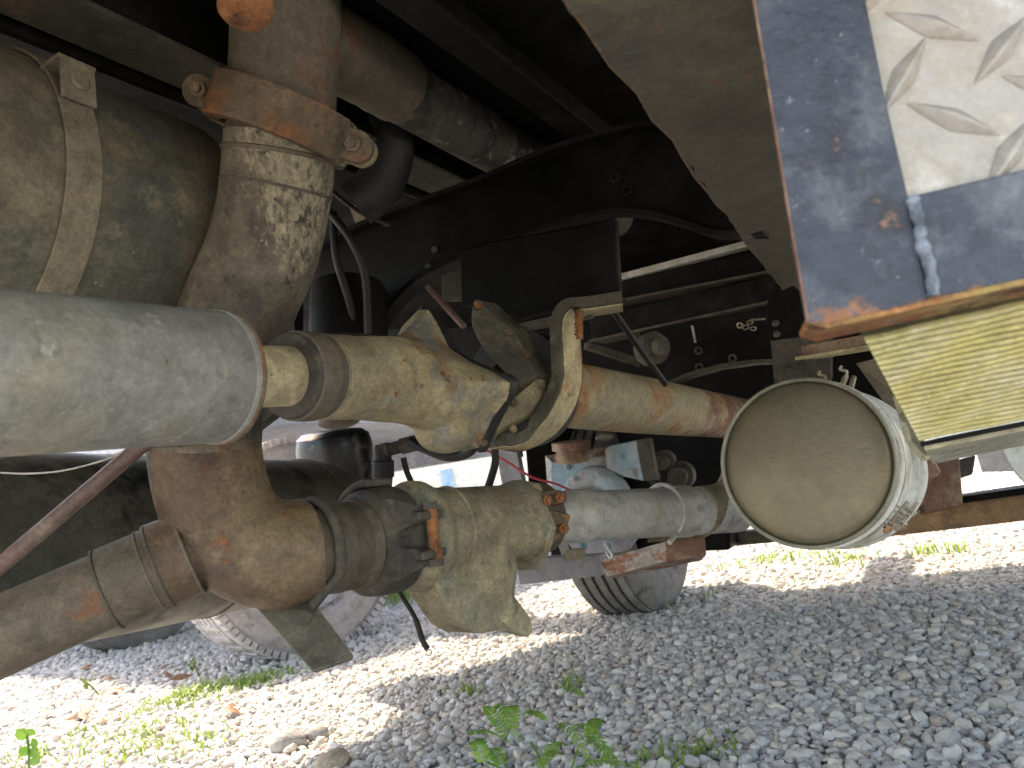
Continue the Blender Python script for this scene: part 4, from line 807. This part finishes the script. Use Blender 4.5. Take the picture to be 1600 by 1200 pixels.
tag(obj('drain_dome', MB().ball(P(530, 657, 2.2), T*.062, L*.062, UP*.024, 28, 14), M['dark']), 'dark shallow dome peeping below the sleeve coupling', 'dome')
tag(obj('stay_rod', MB().sweep([P(228, 690, 1.0), P(-200, 1054, .90)], .0105, 16), M['rod']), 'reddish brown rod slanting down at the left', 'rod')
tag(obj('thin_wire', MB().sweep(catmull([P(-20, 737, 1.0), P(40, 740, 1.0), P(100, 735, 1.0), P(165, 718, 1.0), P(205, 700, 1.0)], 6), .0012, 8), M['galv']), 'thin bright wire sagging below the grey cylinder', 'wire')
tag(obj('strut', MB().bar([P(440, 630, 1.3), P(392, 668, 1.3), P(388, 720, 1.32)], .03, .02, T+L*.2), M['rail'], bevel=.002), 'small dark strut below the grey cylinder end', 'strut')
# hoses and wires in the gap
t = thing('air_hose', 'black air hose with elbow fitting under the upper valve', 'hose', P(620, 700, 1.4))
obj('hose', MB().sweep(catmull([P(640, 690, 1.4), P(665, 702, 1.38), P(700, 714, 1.36), P(735, 705, 1.33), P(752, 670, 1.28), P(770, 640, 1.22)], 7), .0085, 14), M['rubber'], t)
obj('upper_hose', MB().sweep(catmull([P(640, 692, 1.42), P(680, 700, 1.40), P(720, 700, 1.38), P(745, 690, 1.36)], 6), .011, 14), M['rubber'], t)
mb = MB(); mb.lathe(P(590, 707, 1.42), P(650, 692, 1.41), [(0, .014), (.3, .014), (.32, .012), (.6, .012), (.62, .015), (1, .015)], 18); obj('fitting', mb, M['dark'], t)
mb = MB(); mb.lathe(P(598, 700, 1.42), P(600, 775, 1.42), [(0, .016), (.25, .016), (.27, .020), (.6, .020), (.62, .017), (1, .013)], 18); obj('down_fitting', mb, M['rubber'], t)
obj('tube', MB().sweep(catmull([P(630, 715, 1.43), P(636, 738, 1.43), P(648, 765, 1.43)], 6), .0055, 10), M['rubber'], t)
tag(obj('breather_hose', MB().sweep(catmull([P(772, 690, 1.35), P(774, 720, 1.35), P(768, 745, 1.36), P(758, 775, 1.37)], 6), .007, 12), M['rubber']), 'short hose dropping from the strap to the valve', 'hose')
tag(obj('red_wire', MB().sweep(catmull([P(748, 696, 1.7), P(790, 720, 1.7), P(830, 745, 1.7), P(868, 756, 1.7), P(900, 770, 1.7)], 6), .0026, 8), M['redwire']), 'thin red wire crossing the gap above the valve', 'wire')
tag(obj('dangling_wire', MB().sweep(catmull([P(612, 905, 1.35), P(630, 935, 1.35), P(648, 965, 1.35), P(660, 1000, 1.35), P(668, 1014, 1.35)], 6), [.0042]*13+[.0052]*12, 10), M['rubber']), 'black wire dangling over the gravel left of the bowl', 'wire')
tag(obj('wire_eyelet', MB().torus(P(670, 1020, 1.35), ray(670, 1020), .005, .0012, 18, 6), M['galv']), 'tiny metal eyelet at the end of the dangling wire', 'eyelet')
tbeam('frame_post', 'grey upright post left of the blue pump', 'post', P(786, 660, 2.6), P(812, 800, 2.6), .07, .07, M['greysteel'], 'post')
tag(obj('toolbox', MB().prism([P(818, 660, 2.7), P(858, 660, 2.7), P(862, 800, 2.7), P(830, 800, 2.7)], L*.2), M['black2']), 'dark toolbox between grey post and blue pump', 'box')
# ------------------------------------------------------------------ wheels
def wheel(label, truck, px, py, rad, wid, axis, mt, knobs, rimmat):
    g = PZ(px, py, 0.0); c = g+UP*(rad-.012); a = axis.normalized()
    t = bpy.data.objects.new('wheel', None); COL.objects.link(t); t.parent = truck; t.location = g-wl(truck); t['label'] = label; t.empty_display_size = .05
    hw = wid/2; prof = [(-hw*.72, rad*.60), (-hw*.98, rad*.70), (-hw*1.02, rad*.82), (-hw*.92, rad*.94), (-hw*.80, rad*.985)]
    nb = 5
    for k in range(nb):
        y0 = -hw*.78+2*hw*.78*k/nb; y1 = -hw*.78+2*hw*.78*(k+1)/nb; gr = .006
        prof += [(y0+gr, rad*.97 if k else rad*.985), (y0+gr+.001, rad), (y1-gr-.001, rad), (y1-gr, rad*.97 if k < nb-1 else rad*.985)]
    prof += [(hw*.80, rad*.985), (hw*.92, rad*.94), (hw*1.02, rad*.82), (hw*1.0, rad*.79), (hw*1.01, rad*.77), (hw*.98, rad*.70), (hw*.72, rad*.60)]
    ty = obj('tyre', MB().lathe(c, c+a, prof, 96, caps=False), mt, t, smooth=30)
    if knobs:
        mb = MB(); u = UP; v = a.cross(u)
        for k in range(84):
            th = 2*math.pi*k/84; rd = u*math.cos(th)+v*math.sin(th); tg = -u*math.sin(th)+v*math.cos(th)
            for s in (-1, 1): mb.box(c+rd*(rad*.975)+a*(s*hw*.86), rd*.014, tg*.0115, a*.022)
            if k % 2: mb.box(c+rd*(rad*1.0), rd*.006, tg*.012, a*hw*.5)
        k_ = obj('tread_blocks', mb, mt, t); 
    s = 1
    obj('rim', MB().lathe(c, c+a, [(hw*.80, rad*.60), (hw*.86, rad*.58), (hw*.60, rad*.54), (hw*.2, rad*.50), (hw*.1, rad*.30), (hw*.4, rad*.26), (hw*.45, rad*.12), (hw*.7, rad*.10), (hw*.72, .01)], 64), rimmat, t)
    for k in range(8):
        th = 2*math.pi*k/8; rd = UP*math.cos(th)+a.cross(UP)*math.sin(th); obj('wheel_nut', MB().lathe(c+rd*rad*.2+a*hw*.42, c+rd*rad*.2+a*hw*.58, [(0, .016), (1, .014)], 6), rimmat, t)
    return t
wheel('dusty grooved tyre standing under the rust flaked angle steel', TANKER, 1005, 952, .42, .26, T, M['tyre'], False, M['greysteel'])
wheel('pale knobbly tyre behind the hanging flat bar', FLATBED, 475, 1018, .46, .28, T*.8+Vector((.2, -.5, 0)), M['tyrelit'], True, M['underpale'])
wheel('dark tyre far left in the shade beyond the fuel tank', FLATBED, 215, 1010, .42, .26, T, M['tyre'], False, M['greysteel'])
# ------------------------------------------------------------------ plants, stones, litter
def grass_patch(label, pts, n, h, spread, mat=M['grass']):
    mb = MB()
    for k in range(n):
        c = random.choice(pts); b = PZ(c[0], c[1], 0)+Vector((random.gauss(0, spread), random.gauss(0, spread), .01)); hh = h*random.uniform(.4, 1.2); az = random.uniform(0, 6.28)
        d = Vector((math.cos(az), math.sin(az), 0)); s = Vector((-d.y, d.x, 0))*random.uniform(.0022, .0045); ln = hh*random.uniform(.4, 1.6)
        p1 = b+UP*hh*.6+d*ln*.35; p2 = b+UP*hh*random.uniform(.75, 1)+d*ln
        mb.add([b-s, b+s, p1+s*.8, p1-s*.8, p2], [(0, 1, 2, 3), (3, 2, 4)])
    return tag(obj('grass', mb, mat, smooth=0), label, 'grass', kind='stuff')
grass_patch('low green weeds in the sunlit gravel at lower left', [(300, 1090), (340, 1080), (390, 1075), (430, 1065), (270, 1105)], 600, .034, .06)
grass_patch('sparse green weeds along the bottom left of the gravel', [(150, 1190), (230, 1180), (200, 1150), (120, 1160), (260, 1150), (60, 1195), (310, 1170)], 300, .032, .065)
grass_patch('bright grass beyond the dangling wire', [(600, 940), (625, 936), (650, 938), (580, 940)], 500, .10, .16)
grass_patch('far grass tufts beyond the round drum', [(1200, 882), (1230, 878), (1260, 876), (1310, 884), (1325, 880), (1450, 872), (1475, 870), (1150, 890)], 230, .06, .07)
grass_patch('fresh weeds at the bottom edge right of the leafy plant', [(1080, 1195), (1110, 1190), (1040, 1200), (980, 1195), (1130, 1175)], 70, .03, .03)
grass_patch('thin green sprigs in the shaded middle gravel', [(880, 1085), (900, 1078), (740, 1090), (1060, 955), (1100, 940)], 60, .04, .025)
def frond(mb, b, tip, droop, n, lw, ll):
    pts = [b+(tip-b)*(k/n)+UP*(droop*math.sin(math.pi*k/n)) for k in range(n+1)]
    for k in range(2, n+1):
        tg = (pts[k]-pts[k-1]).normalized(); s = tg.cross(UP).normalized(); taper = math.sin(math.pi*(.12+.84*k/n))**.6
        for sg in (-1, 1):
            d = (s*sg+tg*.35-UP*.25+Vector((random.gauss(0, .06), random.gauss(0, .06), random.gauss(0, .08)))).normalized(); w_ = tg*lw*.5; l_ = ll*taper
            mb.add([pts[k], pts[k]+d*l_*.35+w_, pts[k]+d*l_*.8+w_*.8, pts[k]+d*l_, pts[k]+d*l_*.8-w_*.8, pts[k]+d*l_*.35-w_], [(0, 1, 2, 3, 4, 5)])
    return pts
root = PZ(860, 1290, 0)
t = thing('feathery_plant', 'feathery green weed growing at the bottom centre', 'plant', root)
mid = [P(830, 1160, 1.10), P(800, 1120, 1.12), P(905, 1165, 1.10), P(840, 1195, 1.06), P(760, 1190, 1.06), P(960, 1150, 1.12)]
st = [(root, mid[0]), (root, mid[2]), (root, mid[4])]
for a_, b_ in st: obj('stem', MB().sweep(catmull([a_, (a_+b_)/2+Vector((.01, 0, .015)), b_], 6), .0016, 8), M['leaf'], t)
for b_, e_, dr_ in ((P(800, 1165, 1.1), P(745, 1150, 1.08), .01), (P(795, 1160, 1.1), P(765, 1115, 1.12), .008), (P(800, 1150, 1.1), P(800, 1112, 1.13), .012), (P(770, 1112, 1.1), P(802, 1145, 1.06), .022), (P(815, 1118, 1.12), P(845, 1122, 1.11), .008),
                    (P(862, 1140, 1.1), P(910, 1180, 1.06), .022), (P(890, 1140, 1.1), P(945, 1175, 1.07), .02), (P(915, 1150, 1.1), P(955, 1195, 1.06), .012), (P(920, 1160, 1.1), P(930, 1130, 1.12), .006), (P(850, 1200, 1.05), P(880, 1172, 1.08), .014),
                    (P(880, 1180, 1.07), P(845, 1205, 1.03), .014), (P(760, 1200, 1.05), P(745, 1165, 1.07), .01), (P(880, 1078, 1.5), P(905, 1085, 1.47), .008), (P(900, 1200, 1.04), P(985, 1205, 1.04), .012), (P(790, 1200, 1.05), P(768, 1175, 1.08), .006)):
    mb = MB(); pts = frond(mb, b_, e_+(e_-b_)*.25, dr_*1.2, 15, .0040, .0150); mb.sweep(pts, .0007, 6); obj('leaf', mb, M['leaf'], t, smooth=0)
root = PZ(45, 1215, 0)
t = thing('seedling', 'small broad leaved green seedling at the bottom left corner', 'plant', root)
obj('stem', MB().sweep(catmull([root, P(45, 1180, 1.8), P(42, 1150, 1.8)], 5), .003, 8), M['leaf'], t)
for x0, y0, x1, y1 in ((42, 1155, 25, 1140), (44, 1150, 50, 1138), (45, 1170, 58, 1180), (46, 1165, 60, 1160), (44, 1180, 30, 1168), (48, 1185, 62, 1192)):
    a_, b_ = P(x0, y0, 1.8), P(x1, y1, 1.78); tg = b_-a_; s = tg.cross(ray(45, 1160)).normalized()*tg.length*.33
    obj('leaf', MB().add([a_, a_+tg*.35+s, a_+tg*.75+s*.8, b_, a_+tg*.75-s*.8, a_+tg*.35-s], [(0, 1, 2, 3, 4, 5)]), M['leaf'], t, smooth=0)
for i, (x0, y0, x1, y1) in enumerate(((158, 1092, 125, 1060), (312, 1060, 296, 1032))):
    b_ = PZ(x0, y0, 0); d_ = (b_-CAM).dot(ROT @ Vector((0, 0, -1))); e_ = P(x1, y1, d_)
    t = thing('flower_stalk', ['yellow green flower stalk left of the dry leaves', 'yellow green bud stalk in front of the pale tyre'][i], 'plant', b_)
    obj('stem', MB().sweep(catmull([b_, (b_+e_)/2+Vector((.006, 0, .004)), e_], 5), .0035, 8), M['grass'], t)
    for k in range(7):
        q = b_+(e_-b_)*random.uniform(.6, 1.02)+Vector((random.gauss(0, .008), random.gauss(0, .008), random.gauss(0, .006))); obj('bud', MB().ball(q, Vector((.006, 0, 0)), Vector((0, .006, 0)), Vector((0, 0, .007)), 8, 6), M['grass'], t)
k = 0
for (cx, cy, n, sx, sy, txt) in ((130, 1108, 9, 32, 10, 'crumpled brown dry leaf in the lower left litter'), (230, 1055, 6, 60, 12, 'dry leaf lying in the shade before the dark tyre'), (370, 1098, 2, 18, 6, 'dry leaf among the sunlit low weeds')):
    for j in range(n):
        c = PZ(cx+random.gauss(0, sx), cy+random.gauss(0, sy), .036); u = Vector((random.gauss(0, 1), random.gauss(0, 1), random.gauss(0, .25))).normalized(); v = u.cross(Vector((random.gauss(0, .4), random.gauss(0, .4), 1))).normalized(); s = random.uniform(.026, .046)
        n_ = u.cross(v); vs = []; fs = []
        for a in range(5):
            f = a/4*2-1; hw = (1-abs(f)**1.6)*.5
            vs += [c+u*f*s+v*hw*s+n_*(hw*s*.5+f*f*s*.3), c+u*f*s+n_*f*f*s*.3, c+u*f*s-v*hw*s+n_*(hw*s*.5+f*f*s*.3)]
        for a in range(4): fs += [(a*3, a*3+1, a*3+4, a*3+3), (a*3+1, a*3+2, a*3+5, a*3+4)]
        tag(obj('dry_leaf', MB().add(vs, fs), M['dry'], smooth=60), txt, 'leaf', 'dry leaves: '+txt)
stone = grime('cobble', (.33, .32, .31), [((.22, .22, .22), 14, .5, .7)], .85, 0, .5, 60)
stone2 = grime('tan_cobble', (.36, .30, .23), [((.26, .22, .17), 14, .5, .7)], .85, 0, .5, 60)
def rock(label, px, py, s, mat):
    c = PZ(px, py, .02); mb = MB(); mb.ball(c, Vector((s, 0, 0)), Vector((0, s*.8, 0)), Vector((0, 0, s*.62)), 16, 10)
    for i, v in enumerate(mb.v):
        d = v-c; mb.v[i] = c+d*(1+.18*math.sin(d.x*60+px)+.14*math.sin(d.y*75+py)+.1*math.sin(d.z*90))
    mb.v = [Vector(v) for v in mb.v]; tag(obj('stone', mb, mat, smooth=60), label, 'stone')
rock('large grey stone at the bottom left of the gravel', 455, 1160, .048, stone)
rock('tan stone cut by the bottom edge beside the grey one', 515, 1192, .042, stone2)
rock('pale stone between the two larger bottom stones', 490, 1150, .03, stone)
